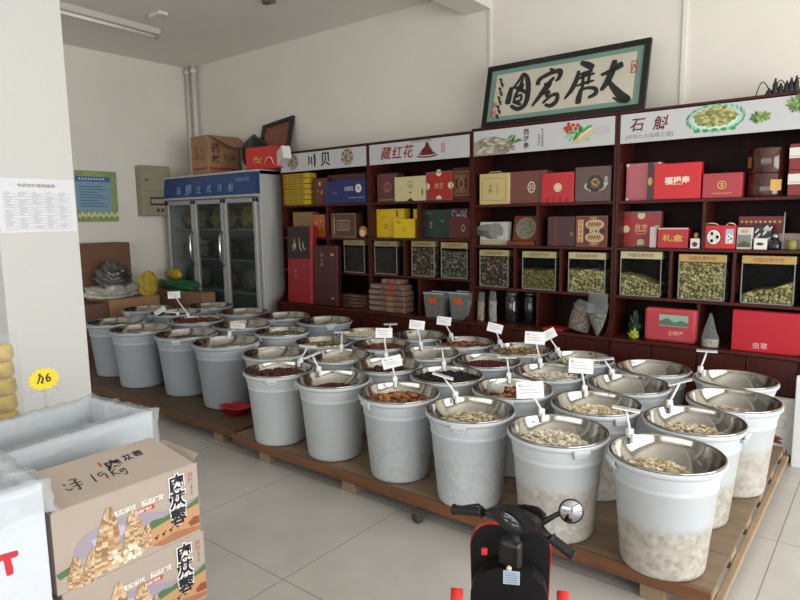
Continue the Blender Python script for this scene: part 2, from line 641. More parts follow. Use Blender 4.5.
# ------------------------------------------------------------------ the glass door cooler
FX0, FX1, FY, FTOP = -7.36, -5.52, 4.41, 2.10
steel_white = M('#b4b4b1', .4, spec=.4)
fr_ = thing('display_cooler', 'tall three-door glass display cooler with a blue header in the corner', 'cooler', ((FX0 + FX1) / 2, FY, 0))
w2 = (FX1 - FX0) / 2
DP = 4.84 - FY
mb = MB()
mb.box(-w2, -w2 + .05, .05, DP, .08, FTOP, steel_white, .006); mb.box(w2 - .05, w2, .05, DP, .08, FTOP, steel_white, .006)
mb.box(-w2 + .05, w2 - .05, DP - .05, DP, .08, FTOP, M('#6f7270', .5)); mb.box(-w2, w2, .05, DP, FTOP - .05, FTOP + .01, steel_white, .006)
mb.box(-w2, w2, .02, DP, .06, .32, steel_white, .006)
mb.box(-w2 + .05, w2 - .05, .06, DP - .05, 1.8, 1.83, steel_white)
mb.build('cabinet', fr_)
gh = Fr((-w2, -.012, 1.86), (1, 0, 0), (0, 0.10, 1))
mb = MB(); mb.prism([(-.012, 1.83), (.05, 1.83), (.05, FTOP), (.02, FTOP), (-.0, 1.99), (-.012, 1.88)], Fr((-w2, 0, 0), (0, 1, 0), (0, 0, 1)), M('#1b4078', .35), -2 * w2)
hd = mb.build('header', fr_)
mb = MB()
ghl = Fr((0, -.0125, 1.93), (1, 0, 0), (0, .09, 1))
ttl = M('#7d9fcc', .5)
for k, ch in enumerate('品质立式冷柜'):
    mb.text(ghl, ch, -.56 + k * .21, -.005, .1 if k != 1 else .14, ttl, .02, .004)
mb.text(ghl, '冷藏展示柜', .69, .075, .055, ttl, .0, .009)
mb.build('lettering', hd)
mb = MB(); mb.box(-w2 - .005, w2 + .005, -.02, .05, 1.815, 1.84, steel_white, .004); mb.box(-w2 - .005, w2 + .005, .0, .05, FTOP - .02, FTOP + .005, steel_white, .004); mb.build('header_trim', fr_)
glass = thin_clear('cooler_glass', '#565c5a', .14)
for k in range(3):
    x0 = -w2 + .02 + k * (2 * w2 - .04) / 3
    x1 = x0 + (2 * w2 - .04) / 3 - .01
    mb = MB(); t = .05
    alum = M('#a5a7a6', .4, .2)
    mb.box(x0, x1, 0, .04, .34, .34 + t, alum, .006); mb.box(x0, x1, 0, .04, 1.80 - t, 1.80, alum, .006)
    mb.box(x0, x0 + t, 0, .04, .34, 1.80, alum, .006); mb.box(x1 - t, x1, 0, .04, .34, 1.80, alum, .006)
    d = mb.build('door', fr_)
    mb = MB(); mb.box(x0 + t - .005, x1 - t + .005, .015, .021, .34 + t - .005, 1.80 - t + .005, glass); mb.build('pane', d)
    hx = x1 - .02 if k < 2 else x1 - .02
    if k < 2:
        mb = MB(); mb.tube([(hx, -.004, 1.02), (hx + .01, -.05, 1.08), (hx + .015, -.06, 1.22), (hx + .01, -.05, 1.36), (hx, -.004, 1.42)], .016, M('#c9ccd0', .15, 1), 10); mb.build('handle', d)
for z in (.7, 1.08, 1.44):
    mb = MB()
    mb.box(-w2 + .055, w2 - .055, .08, DP - .06, z, z + .012, M('#9aa2a6', .4, .4)); mb.build('wire_shelf', fr_)
BAGC = ['#8a8038', '#746a36', '#7c7a6c', '#4a4740', '#20221f', '#5c5a52', '#2c2b28', '#38322a', '#5c5d54']
BN = ['dull yellow', 'olive yellow', 'pale grey', 'brown grey', 'near black', 'grey', 'dark grey', 'dark brown', 'grey green']
WHERE = ['left', 'middle', 'right']
ROWN = {1.453: 'top', 1.093: 'middle', .713: 'lower'}
for zi, z in enumerate((1.453, 1.093, .713)):
    for k in range(3):
        ci = [[1, 1, 0], [2, 6, 7], [5, 4, 8]][zi][k]
        h_ = [.24, .25, .27][zi] + random.uniform(-.02, .03)
        w_ = random.uniform(.23, .255)
        bm = bmesh.new(); bmesh.ops.create_icosphere(bm, subdivisions=3, radius=1)
        for v in bm.verts:
            n_ = .22 * sin(7 * v.co.x + k) * cos(5 * v.co.z + zi) + .12 * sin(13 * v.co.z + 9 * v.co.x + k)
            v.co = Vector((v.co.x * w_ * (1 + n_), v.co.y * .085 * (1 + n_), max(-.8, v.co.z) * h_ / 1.8 * (1 + n_) + .8 * h_ / 1.8))
        mb = MB(); mb.bm(bm, M(BAGC[ci], .35, noise=.7, scale=16))
        zmin = min(v[2] for v in mb.v)
        mb.v = [(a, b, c - zmin) for a, b, c in mb.v]
        o = mb.build('stored_bag', None, ((FX0 + FX1) / 2 - w2 + .33 + k * .6, FY + .215, z))
        tag(o, f'{BN[ci]} plastic bag on the cooler\'s {ROWN[z]} shelf, behind its {WHERE[k]} door', 'bag', 'bags kept in the cooler')

# ------------------------------------------------------------------ things on top of the cooler
TOPZ = FTOP + .012
kraft = M('#9a7656', .75, noise=.08, scale=5)
cb = thing('cardboard_box', 'brown printed cardboard box lying open on top of the cooler', 'box', (-6.62, 4.69, TOPZ), radians(-3))
mb = MB(); mb.box(-.19, .17, -.22, .22, 0, .45, kraft, .006); mb.build('carton_body', cb)
gc = Fr((-.19, -.22, 0)); gd2 = Fr((.17, -.22, 0), (0, 1, 0)); mb = MB()
pr = M('#5e3c2c', .7)
mb.vtext(gc, '药材', .12, .25, .08, pr, .0); mb.vtext(gc, '中药', .25, .24, .08, pr, .0)
mb.vtext(gd2, '药材', .11, .24, .12, M('#4a2c22', .7), .02); mb.text(gd2, '防潮', .3, .2, .08, pr); mb.rect(gd2, .02, .42, .05, .075, M('#9a3a35', .6)); mb.rect(gc, .03, .34, .05, .075, M('#9a3a35', .6)); mb.build('lettering', cb)
mb = MB(); mb.add([(.17, -.2, .45), (.17, .21, .45), (.42, .21, .3), (.42, -.05, .3)], [(0, 1, 2, 3)], kraft)
mb.add([(.17, -.2, .447), (.17, .21, .447), (.42, .21, .297), (.42, -.05, .297)], [(3, 2, 1, 0)], kraft); mb.build('flap', cb)
mb = MB()
bm = bmesh.new(); bmesh.ops.create_icosphere(bm, subdivisions=3, radius=1)
for v in bm.verts:
    n_ = 1 + .12 * sin(6 * v.co.x + 2) * cos(5 * v.co.y)
    v.co = Vector((v.co.x * .2 * n_, v.co.y * .1 * n_, v.co.z * .2 * n_))
mb.bm(bm, M('#1e1d1f', .3)); zm = min(v[2] for v in mb.v); mb.v = [(a, b, c - zm) for a, b, c in mb.v]
tag(mb.build('plastic_bag', None, (-6.0, 4.8, TOPZ)), 'black plastic bag squeezed behind the box on the cooler', 'bag')

tr = thing('framed_picture', 'black framed reddish picture leaning on the wall above the cooler', 'picture', (-5.66, 4.78, TOPZ + .21))
R_ = Matrix.Rotation(radians(-20), 4, 'X') @ Matrix.Rotation(radians(-8), 4, 'Y')
blk = M('#1b1a1a', .35)
gt = Fr(R_ @ Vector((0, 0, 0)), R_ @ Vector((1, 0, 0)), R_ @ Vector((0, 0, 1)))
mb = MB()
for (u0, u1, v0, v1) in ((-.26, .26, 0, .05), (-.26, .26, .35, .4), (-.26, -.21, .05, .35), (.21, .26, .05, .35)):
    mb.prism([(u0, v0), (u1, v0), (u1, v1), (u0, v1)], gt, blk, .03)
mb.build('frame', tr)
mb = MB(); mb.prism([(-.21, .05), (.21, .05), (.21, .35), (-.21, .35)], gt, M('#7b4a3c', .5, noise=.4, scale=18), .008, -.012); mb.build('print', tr)
lift = thing('storage_carton', 'low cardboard carton holding up the leaning framed picture', 'box', (-5.74, 4.80, TOPZ))
mb = MB(); mb.box(-.16, .2, -.02, .12, 0, .2, kraft, .004); mb.build('carton_body', lift)

rb = thing('gift_bag', 'red gift bag with gold print lying on top of the cooler', 'bag', (-5.51, 4.60, TOPZ), radians(5))
mb = MB(); mb.box(-.26, .22, -.11, .09, 0, .235, M('#c42a24', .4), .012); mb.build('bag_body', rb)
g_ = Fr((-.26, -.11, 0)); mb = MB(); gold = M('#c49a4a', .4, .3)
mb.stroke(g_, [(.12, .09, .02), (.17, .12, .03), (.22, .09, .015), (.26, .13, .02)], gold); mb.stroke(g_, [(.15, .07, .012), (.2, .075, .02), (.25, .06, .01)], gold); mb.build('emblem', rb)
mb = MB(); mb.tube([(.05, -.125, .05), (.1, -.135, .11), (.16, -.135, .11), (.19, -.125, .04)], .006, M('#d8c8b8', .5)); mb.build('handle', rb)
wp = thing('paper_pack', 'white paper pack leaning on the red gift bag above the cooler', 'pack', (-5.2, 4.54, TOPZ + .05), radians(-20))
Tq = Matrix.Rotation(radians(-18), 4, 'Y')
mb = MB(); mb.box(-.12, .12, -.05, .05, 0, .14, M('#d8d6d2', .6), .01, Tq); mb.build('pack_body', wp)

# ------------------------------------------------------------------ display shelving
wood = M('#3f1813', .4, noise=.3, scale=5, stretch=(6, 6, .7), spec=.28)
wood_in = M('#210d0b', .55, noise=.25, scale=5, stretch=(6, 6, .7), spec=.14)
board_m = M('#451b16', .4, noise=.25, scale=5, stretch=(.7, 6, 6), spec=.28)
sign_white = M('#c0c1c3', .5)
YS, YB, BASEZ = 4.6, 4.93, .653
SX = [-5.345, -4.055, -2.88, -1.64, -.40]
LV = [(1.705, 1.363, 1.01), (1.705, 1.363, 1.01), (1.653, 1.313, .957), (1.653, 1.313, .957)]
DIV = {0: {1: [327], 2: [328]}, 1: {1: [418], 2: [404], 3: [419]}, 2: {1: [537], 2: [514, 560], 3: [537]}, 3: {1: [703], 2: [670, 733.5], 3: [698]}}
SLAB = ['dark red wood shelf unit nearest the cooler, under the sign with two brown discs',
        'dark red wood shelf unit under the sign with a bowl of red threads',
        'dark red wood shelf unit under the framed calligraphy',
        'dark red wood shelf unit under the sign with a plate of green curls']
BT = .022
for i in range(4):
    x0, x1 = SX[i], SX[i + 1]
    sh = thing('display_shelf', SLAB[i], 'shelf', ((x0 + x1) / 2, YS, 0))
    h = (x1 - x0) / 2 - .002
    TOP = 2.27 if i > 1 else 2.255
    for s_ in (-1, 1):
        mb = MB(); xa, xb = (-h, -h + .018) if s_ < 0 else (h - .018, h)
        mb.prism([(0, TOP), (0, BASEZ + .14), (-.04, BASEZ + .05), (-.118, BASEZ), (-.118, 0), (YB - YS, 0), (YB - YS, TOP)], Fr((xa, 0, 0), (0, 1, 0), (0, 0, 1)), wood, -.018)
        mb.build('side_panel', sh)
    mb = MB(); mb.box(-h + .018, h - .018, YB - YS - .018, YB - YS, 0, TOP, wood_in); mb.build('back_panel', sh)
    zs = list(LV[i]) + [BASEZ]
    for k, z in enumerate(zs):
        mb = MB(); mb.box(-h + .018, h - .018, (0.003 if k < 3 else -.118), YB - YS - .018, z - BT, z, board_m, .003); mb.build('shelf_board', sh)
    mb = MB(); mb.box(-h, h, -.004, YB - YS, TOP, TOP + .018, wood, .003); mb.build('top_board', sh)
    ups = [2.06] + zs
    for lv, xs in DIV[i].items():
        for px in xs:
            zc = (ups[lv] + ups[lv + 1]) / 2
            X = PY(px, 230 if lv == 1 else (270 if lv == 2 else 315), YS).x - (x0 + x1) / 2
            mb = MB(); mb.box(X - .01, X + .01, .004, YB - YS - .018, ups[lv + 1], ups[lv] - BT, wood, .002); mb.build('divider', sh)
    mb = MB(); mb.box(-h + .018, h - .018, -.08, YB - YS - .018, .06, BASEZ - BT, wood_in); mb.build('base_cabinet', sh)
    for k in range(4):
        a0 = -h + .02 + k * (2 * h - .04) / 4
        mb = MB(); mb.box(a0 + .003, a0 + (2 * h - .04) / 4 - .003, -.1, -.081, .08, BASEZ - BT - .005, wood, .003); mb.build('cabinet_door', sh)
    mb = MB(); mb.box(-h + .018, h - .018, .0, .014, 2.06, TOP - .006, sign_white, .002); sg = mb.build('sign_board', sh)
    sg['label'] = 'white printed sign board'
    W, H = 2 * h - .036, TOP - .006 - 2.06
    g = Fr((-h + .018, 0, 2.06))
    wg = Fr(((x0 + x1) / 2 - h + .018, YS, 2.06))
    ink = M('#26221f', .7); red_ink = M('#8a1f22', .6)
    mb, pb = MB(), MB()
    if i == 0:
        mb.stroke(g, [(.445, .15, .02), (.452, .1, .022), (.44, .05, .01)], ink); mb.stroke(g, [(.49, .14, .018), (.49, .06, .02)], ink); mb.stroke(g, [(.53, .17, .024), (.538, .1, .028), (.53, .03, .02)], ink)
        mb.text(g, '贝', .69, .1, .15, ink, .02)
        for c in (.2, 1.0):
            pb.disc(g, c, .1, .08, M('#8b8070', .6))
            for k in range(26):
                a_ = k * 2.4; r_ = .072 * math.sqrt(k / 26)
                pb.disc(g, c + r_ * cos(a_), .1 + r_ * sin(a_), .015, M(['#a39880', '#6d6252', '#b5ab95'][k % 3], .6), n=8, off=.0016 + .0001 * k)
    elif i == 1:
        for k, ch in enumerate('藏红花'):
            mb.text(g, ch, wg.uv(386 + k * 11.3, 154)[0], .098, .125, red_ink, .012, shear=.2)
        mb.text(g, '中国名贵滋补养生中药材', .62, .178, .022, M('#4a4440', .7))
        pu = wg.uv(427, 155)[0]
        pb.disc(g, pu, .045, .115, M('#3a3436', .5), .02); pb.disc(g, pu, .056, .108, M('#c9c4be', .5), .018, off=.0014)
        pb.poly(g, [(pu - .1, .06), (pu - .06, .075), (pu - .045, .11), (pu - .02, .125), (pu - .01, .16), (pu + .015, .16), (pu + .03, .12), (pu + .05, .1), (pu + .06, .075), (pu + .1, .06), (pu + .05, .048), (pu - .05, .048)], M('#571418', .6), .0016)
        for k in range(90):
            a_ = random.random(); x_ = random.uniform(-1, 1) * (1 - a_) * .09
            pb.stroke(g, [(pu + x_, .055 + a_ * .1, .007), (pu + x_ + random.uniform(-.02, .02), .055 + a_ * .1 + random.uniform(-.012, .014), .006)], M(random.choice(['#6b181c', '#84242a', '#40100f']), .6), off=.0018 + k * .00001)
        su = wg.uv(443, 153)[0]
        mb.frame(g, su - .018, su + .018, .06, .14, .004, M('#b03035', .6)); mb.text(g, '珍', su, .115, .03, M('#b03035', .6)); mb.text(g, '品', su, .083, .03, M('#b03035', .6))
    elif i == 2:
        pb.poly(g, [(0, 0), (.3, 0), (.36, .03), (.38, .08), (.3, .12), (.2, .15), (.08, .14), (0, .11)], M('#9b9183', .7))
        for k in range(60):
            x_, y_ = random.uniform(.02, .35), random.uniform(.02, .12)
            a_ = random.uniform(-.5, .9)
            pb.stroke(g, [(x_, y_, .012), (x_ + .03 * cos(a_), y_ + .03 * sin(a_), .016), (x_ + .06 * cos(a_), min(.14, y_ + .06 * sin(a_)), .006)], M(random.choice(['#b8ae9e', '#8c8272', '#c9c0b2', '#7a705f']), .7), off=.0014 + k * .00001)
        for (x_, y_, a_) in ((.36, .1, .3), (.4, .09, .2), (.38, .12, 1.), (.35, .13, .6), (.43, .1, -.2)):
            pb.disc(g, x_, y_, .028, M('#5c8a55', .6), .011, 10, .0026, a_)
        mb.vtext(g, '西洋参', .49, .105, .05, ink, .02, 1.05); mb.vtext(g, '补气养阴清热', .63, .1, .022, ink, 0, 1.1); mb.vtext(g, '生津滋补', .6, .085, .022, ink, 0, 1.1)
        for k in range(26):
            a_ = random.uniform(0, 6.28); r_ = random.uniform(.02, .1)
            pb.disc(g, .93 + r_ * cos(a_) * 1.2, .115 + r_ * sin(a_) * .6, .026, M(random.choice(['#3f8f48', '#5aa85a', '#2f7a3a', '#8cc28a']), .6), .012, 10, .0014 + k * .00002, a_)
        for k in range(9):
            pb.disc(g, .86 + .022 * cos(k * 2.4) * math.sqrt(k), .155 + .011 * sin(k * 2.4) * math.sqrt(k), .014, M('#c02a28', .5), n=10, off=.0022 + k * .00005)
        for k in range(9):
            pb.stroke(g, [(.87 + k * .006, .035 + k * .004, .012), (.95 + k * .008, .055 + k * .009, .02), (1.04, .09 + k * .005, .006)], M(['#cdb894', '#b79a70', '#e0d2b4'][k % 3], .6), off=.0026 + k * .00005)
        for k in range(10):
            mb.vtext(g, '百草之王滋补', 1.16 - k * .012, .11, .008, M('#a8a8a4', .7), 0, 1.3)
    else:
        for k, ch in enumerate('石斛'):
            mb.text(g, ch, wg.uv(638 + k * 22.5, 121)[0], .122, .1, M('#6a1f26', .6), .014, shear=.2)
        mb.text(g, '[中华九大仙草之首]', wg.uv(649, 132)[0], .04, .036, M('#7a756e', .7), wide=1.05)
        c1_, v1_ = wg.uv(715, 118)
        pb.disc(g, c1_, v1_, .155, M('#a8d0c0', .5), .088)
        pb.disc(g, c1_, v1_, .14, M('#cfe0d6', .5), .072, off=.0013)
        for k in range(26):
            a_ = 2 * pi * k / 26
            pb.disc(g, c1_ + .172 * cos(a_), v1_ + .084 * sin(a_), .018, M(random.choice(['#3d9a62', '#69b890']), .5), .007, 8, .0014, a_ + 1.2)
        for k in range(5):
            pb.disc(g, c1_ - .11 + k * .055, v1_ - .076, .02, M('#2f9a50', .5), .012, 8, .0016)
        for k in range(90):
            a_ = k * 2.4; r_ = math.sqrt(k / 90)
            pb.disc(g, c1_ + .125 * r_ * cos(a_), v1_ + .01 + .062 * r_ * sin(a_), .016, M(random.choice(['#a5a468', '#8a8a4c', '#bdbb88', '#74763c']), .6), .012, 8, .0018 + k * .00002)
        for (cp, sx_, sy_, nn) in (((760, 117), .055, .03, 30), ((801, 103), .075, .05, 44)):
            cx, cy = wg.uv(*cp)
            for k in range(nn):
                a_ = k * 2.4; r_ = math.sqrt(k / nn)
                pb.disc(g, min(W - .02, cx + sx_ * r_ * cos(a_)), cy + sy_ * r_ * sin(a_), .014, M(random.choice(['#6a8a45', '#4d7434', '#8aa562', '#38602c']), .6), .007, 8, .0016 + k * .00002, a_)
    mb.build('lettering', sg); pb.build('picture', sg)

# ------------------------------------------------------------------ framed calligraphy on top of the shelving
yb_, yt_ = 4.612, 4.73
o_ = Vector((-2.797, yb_, 2.291)); top_ = Vector((-2.797, yt_, 2.80))
Vd = (top_ - o_).normalized()
FW, FH = 1.332, (top_ - o_).length
cal = thing('framed_calligraphy', 'large black framed calligraphy with green mat leaning on top of the shelving', 'framed calligraphy', o_ + Vector((FW / 2, 0, 0)))
lo = Fr((-FW / 2, 0, 0), (1, 0, 0), Vd)
wd = Fr(o_, (1, 0, 0), Vd)
fb = M('#14130f', .35); bt = .042
for (u0, u1, v0, v1) in ((0, FW, 0, bt), (0, FW, FH - bt, FH), (0, bt, bt, FH - bt), (FW - bt, FW, bt, FH - bt)):
    mb = MB(); mb.prism([(u0, v0), (u1, v0), (u1, v1), (u0, v1)], lo, fb, .03); mb.build('frame_rail', cal)
mb = MB(); mb.prism([(bt, bt), (FW - bt, bt), (FW - bt, FH - bt), (bt, FH - bt)], lo, M('#6d8c80', .6), .012, -.01); mb.build('mat', cal)
mt = .05
mb = MB(); mb.rect(lo, bt + mt, FW - bt - mt, bt + mt * .8, FH - bt - mt * .8, M('#bfb9ab', .6, noise=.05, scale=3), -.008); mb.build('paper', cal)
mb = MB()
blackink = M('#23231f', .7)


def cs(pts, ox, oy, k=1.0):
    P = []
    for zx, zy, w in pts:
        u, v = wd.uv(ox + zx / 6, oy + zy / 6)
        P.append((u, v, w / 6 * 0.0108 * k))
    mb.stroke(lo, P, blackink, -.006)


A_ = (470, 30); B_ = (560, 30)
for s_ in ([(248, 340, 18), (236, 385, 28), (222, 445, 30)], [(246, 360, 12), (290, 305, 14), (318, 262, 12), (343, 290, 22), (347, 360, 26), (330, 440, 24), (285, 472, 20), (240, 452, 16)],
           [(322, 255, 8), (305, 320, 16), (270, 395, 16), (258, 440, 12)], [(262, 340, 12), (310, 360, 18), (352, 382, 12)], [(275, 400, 14), (305, 388, 12), (300, 420, 14), (268, 432, 14), (305, 446, 14)], [(285, 340, 10), (315, 325, 14), (300, 370, 12)]):
    cs(s_, *A_)
for s_ in ([(478, 230, 12), (500, 243, 18)], [(404, 330, 22), (412, 300, 22), (440, 278, 20), (500, 250, 20), (540, 246, 24), (532, 285, 20), (510, 305, 10)], [(505, 280, 14), (460, 330, 22), (415, 395, 22), (368, 457, 12)],
           [(440, 325, 10), (480, 320, 16), (455, 360, 14)], [(425, 385, 12), (470, 370, 18), (450, 400, 14)], [(432, 440, 12), (480, 395, 16), (520, 385, 18), (515, 425, 22), (480, 452, 20), (445, 445, 12)]):
    cs(s_, *A_)
for s_ in ([(122, 192, 18), (165, 208, 28), (200, 225, 24)], [(195, 240, 12), (150, 255, 16), (112, 268, 10)], [(112, 240, 14), (95, 300, 22), (65, 360, 22), (22, 415, 8)], [(92, 300, 10), (150, 272, 14), (208, 258, 10)],
           [(95, 335, 8), (150, 315, 14), (205, 300, 8)], [(140, 250, 12), (132, 350, 16)], [(178, 250, 14), (165, 325, 14)], [(128, 345, 16), (112, 400, 26), (105, 442, 26)], [(120, 360, 10), (165, 345, 14), (208, 350, 18), (212, 378, 20), (165, 405, 14)]):
    cs(s_, *B_)
for s_ in ([(328, 176, 22), (312, 240, 30), (280, 310, 28), (242, 362, 16)], [(242, 268, 12), (290, 250, 20), (340, 220, 28), (378, 200, 26)], [(280, 290, 12), (320, 345, 26), (365, 392, 34), (405, 415, 26), (360, 422, 18), (312, 402, 6)]):
    cs(s_, *B_)
for k in range(9):
    y_ = 292 + k * 27; x_ = 188 - k * 3 + (6 if k % 2 else -4)
    cs([(x_ - 10, y_, 8), (x_ + 4, y_ + 6, 10), (x_ - 2, y_ + 16, 7), (x_ + 10, y_ + 20, 5)], *A_)
mb.build('lettering', cal)
mb = MB()
seal = M('#a8483c', .6)
for (ox, oy, zx, zy, r1, r2) in ((*B_, 443, 217, .022, .045), (*A_, 145, 450, .018, .022), (*A_, 138, 502, .024, .028)):
    u, v = wd.uv(ox + zx / 6, oy + zy / 6)
    mb.frame(lo, u - r1, u + r1, v - r2, v + r2, .007, seal, -.006)
    mb.stroke(lo, [(u - r1 * .5, v - r2 * .6, .006), (u, v + r2 * .4, .009), (u + r1 * .5, v - r2 * .3, .006)], seal, -.006)
mb.build('seal', cal)

# small dark ornaments and a wire on top of the last shelf unit
tz = 2.289
dk = M('#17161c', .35)
for k, (px, hh) in enumerate(((769, .06), (775, .13), (780.5, .09), (786.5, .1), (791, .12), (796, .13))):
    p = PY(px, 90, 4.66)
    mb = MB(); mb.lathe([(0, 0), (.026, 0), (.03, .012), (.018, hh * .45), (.02, hh * .6), (.01, hh * .8), (.006, hh), (0, hh)], dk, 14); mb.v = [(a * .8, b * .8, c * .78) for a, b, c in mb.v]
    tag(mb.build('ornament', None, (p.x, 4.66, tz)), ['smallest dark pointed ornament on the shelf top, next to the loose wire', 'tallest of the first dark pointed ornaments on the shelf top', 'short dark ornament on the shelf top, third from the wire loop',
        'dark ornament on the shelf top, fourth from the wire loop', 'dark ornament on the shelf top, fifth from the wire loop', 'dark ornament on the shelf top, last at the frame edge'][k], 'ornament', 'dark ornaments on the shelf top')
mb = MB()
a0 = PY(754, 96, 4.7)
pts = []
for k in range(40):
    t = k / 39
    lp = abs(sin(t * pi * 3.5))
    pts.append((a0.x + t * .34, 4.70 + .03 * cos(t * 20), tz + .005 + .085 * lp))
mb.tube(pts, .0035, M('#3a342e', .5), 6)
tag(mb.build('loose_wire'), 'dark looping wire lying over the ornaments on the shelf top', 'wire')


# ------------------------------------------------------------------ goods on the shelves
GAP = .0008


def gift(name, label, cat, px0, px1, pyt, z, yf, depth, col, deco=None, group=None, rough=.35, rz=0.0, pymid=None, bev=.004, part='box_body', noise=0.0):
    zt_py = pyt
    pm = pymid or pyt + 15
    a, b = PY(px0, pm, yf), PY(px1, pm, yf)
    h = PY((px0 + px1) / 2, zt_py, yf).z - z
    w = b.x - a.x
    r = thing(name, label, cat, ((a.x + b.x) / 2, yf + depth / 2, z + GAP), rz, group)
    m = MB(); m.box(-w / 2, w / 2, -depth / 2, depth / 2, 0, h, M(col, rough, noise=noise, scale=20) if isinstance(col, str) else col, bev); m.build(part, r)
    if deco:
        d = MB(); deco(d, Fr((-w / 2, -depth / 2, 0)), w, h); d.build('emblem', r)
    return r


GOLD, CREAM, WHITE = M('#c9a45a', .35, .4), M('#d9c9a0', .5), M('#d8d8d4', .5)
BLACK = M('#1a1715', .5)


def shelf_gifts():
    z1, z2, z4 = LV[3][0], LV[3][1], BASEZ
    y = 4.625

    def d1(m, g, w, h):
        m.rect(g, w * .62, w * .8, 0, h, M('#4a1f22', .3)); m.disc(g, w * .7, h * .5, .016, GOLD, .03, 10, .0015)
        for (u, v) in ((0.012, .012), (.012, h - .012), (w - .012, h - .012)):
            m.disc(g, u, v, .012, WHITE, n=8)
    gift('gift_box', 'rose coloured gift box with white corner guards, standing behind the bright red box', 'box', 626, 661, 163, z1, 4.70, .1, '#b8606a', d1, pymid=180)

    def d2(m, g, w, h):
        m.text(g, '福禄寿', w * .5, h * .52, .055, M('#e8d8c8', .4, .3), .03); m.rect(g, w * .4, w * .62, h * .4, h * .42, GOLD)
    gift('gift_box', 'bright red gift box with white lettering on the top shelf', 'box', 654, 701, 163, z1, y, .065, '#c8141c', d2, pymid=180)

    def d3(m, g, w, h):
        m.ring(g, w * .5, h * .52, .022, .028, GOLD); m.disc(g, w * .5, h * .52, .014, GOLD)
        m.text(g, '参茸', w * .5, h * .52, .02, M('#8a2a2a', .4), 0, .002)
        m.rect(g, w * .25, w * .75, h * .18, h * .2, GOLD)
    gift('gift_box', 'low crimson gift box with a gold round crest on the top shelf', 'box', 702.5, 742, 173, z1, y, .18, '#a83038', d3, pymid=185)
    # lacquer drum
    a, b = PY(745.5, 172, 4.63), PY(785, 172, 4.63)
    rr = (b.x - a.x) / 2
    hh = PY(765, 147, 4.63).z - z1
    cn = thing('lacquer_canister', 'wide glossy dark brown two-tier canister on the top shelf', 'canister', ((a.x + b.x) / 2, 4.63 + rr * .85, z1 + GAP))
    lac = M('#43201a', .12, noise=.2, scale=5, stretch=(5, 5, .5), coat=.6)
    m = MB(); m.lathe([(0, 0), (rr * .97, 0), (rr, .008), (rr, hh * .47), (rr * .97, hh * .48), (0, hh * .48)], lac, 40, ry=.8); m.build('lower_tier', cn)
    m = MB(); m.lathe([(0, hh * .485), (rr * .97, hh * .485), (rr, hh * .5), (rr, hh * .97), (rr * .95, hh), (0, hh)], lac, 40, ry=.8); m.build('upper_tier', cn)
    m = MB(); g = Fr((rr * .3, -rr * .8, hh * .12), (1, .22, 0)); m.rect(g, 0, rr * .55, 0, hh * .22, M('#c99b4e', .4), .006)
    m.build('gold_label', cn); m = MB(); g = Fr((-rr * .93, -rr * .33, hh * .6), (.6, -.8, 0)); m.rect(g, 0, rr * .4, 0, hh * .22, M('#a5683a', .4), .006); m.build('copper_label', cn)

    def d4(m, g, w, h):
        m.rect(g, 0, w, h * .45, h * .85, WHITE)
        m.rect(g, 0, w, h * .5, h * .56, M('#b9bcc0', .5), .0016)
    ym = PY(794, 169, y).z
    for k, lb in enumerate(('red gift box with a white band, lower of the two by the frame edge', 'red gift box with a white band, upper of the two by the frame edge')):
        hh2 = (PY(794, 144, y).z - z1) / 2
        a, b = PY(788.5, 170, y), PY(806, 170, y)
        w = b.x - a.x
        r = thing('striped_box', lb, 'box', ((a.x + b.x) / 2, y + .09, z1 + GAP + k * (hh2 + .0012)), 0, 'striped boxes on the top shelf')
        m = MB(); m.box(-w / 2, w / 2, -.09, .09, 0, hh2, M('#7c2420', .4), .004); m.build('box_body', r)
        m = MB(); d4(m, Fr((-w / 2, -.09, 0)), w, hh2); m.build('emblem', r)

    def d5(m, g, w, h):
        m.frame(g, 0, w, 0, h, .012, M('#5c625c', .4, .3), .002)
        for (u, v) in ((w / 2, .03), (w / 2, h - .03), (.03, h / 2), (w - .03, h / 2)):
            m.disc(g, u, v, .028, CREAM, n=14, off=.0012)
        m.text(g, '灵芝', w / 2, h / 2 + .01, .05, GOLD, .02); m.frame(g, w / 2 - .035, w / 2 + .035, h * .36, h * .44, .004, GOLD)
    gift('gift_box', 'square red gift box in a grey frame, behind the thin white box', 'box', 622, 661, 211.5, z2, 4.74, .06, '#a5272a', d5, pymid=228)
    gift('gift_card', 'thin white box tucked between the framed red box and the long red box', 'box', 649.5, 656.5, 227, z2, y + .02, .09, '#c9b9b6', pymid=238)

    def d6(m, g, w, h):
        m.text(g, '礼盒', w * .5, h * .5, .05, GOLD, .02, wide=1.4); m.rect(g, 0, w, h * .93, h, M('#c9b6b0', .5))
    gift('gift_box', 'long low red box with a pale lid edge on the second shelf', 'box', 657.5, 688, 228, z2, y, .1, '#b01f26', d6, pymid=238)
    # small bottle in front of a white card
    p = PY(694.7, 245, y + .02)
    bo = thing('small_bottle', 'tiny amber bottle with a gold cap beside the long red box', 'bottle', (p.x, y + .055, z2 + GAP))
    m = MB(); m.lathe([(0, 0), (.022, 0), (.024, .006), (.024, .055), (.013, .068), (.013, .078), (0, .078)], M('#6b4a2a', .15), 16); m.build('bottle_body', bo)
    m = MB(); m.lathe([(.017, .072), (.018, .1), (.012, .108), (0, .108)], GOLD, 16); m.build('cap', bo)
    gift('small_box', 'tiny white picture box in front of the amber bottle', 'box', 690, 699.5, 238.5, z2, y - .015, .022, '#d6d2cf', lambda m, g, w, h: m.disc(g, w / 2, h * .42, w * .28, M('#5c2a30', .5)), pymid=244)

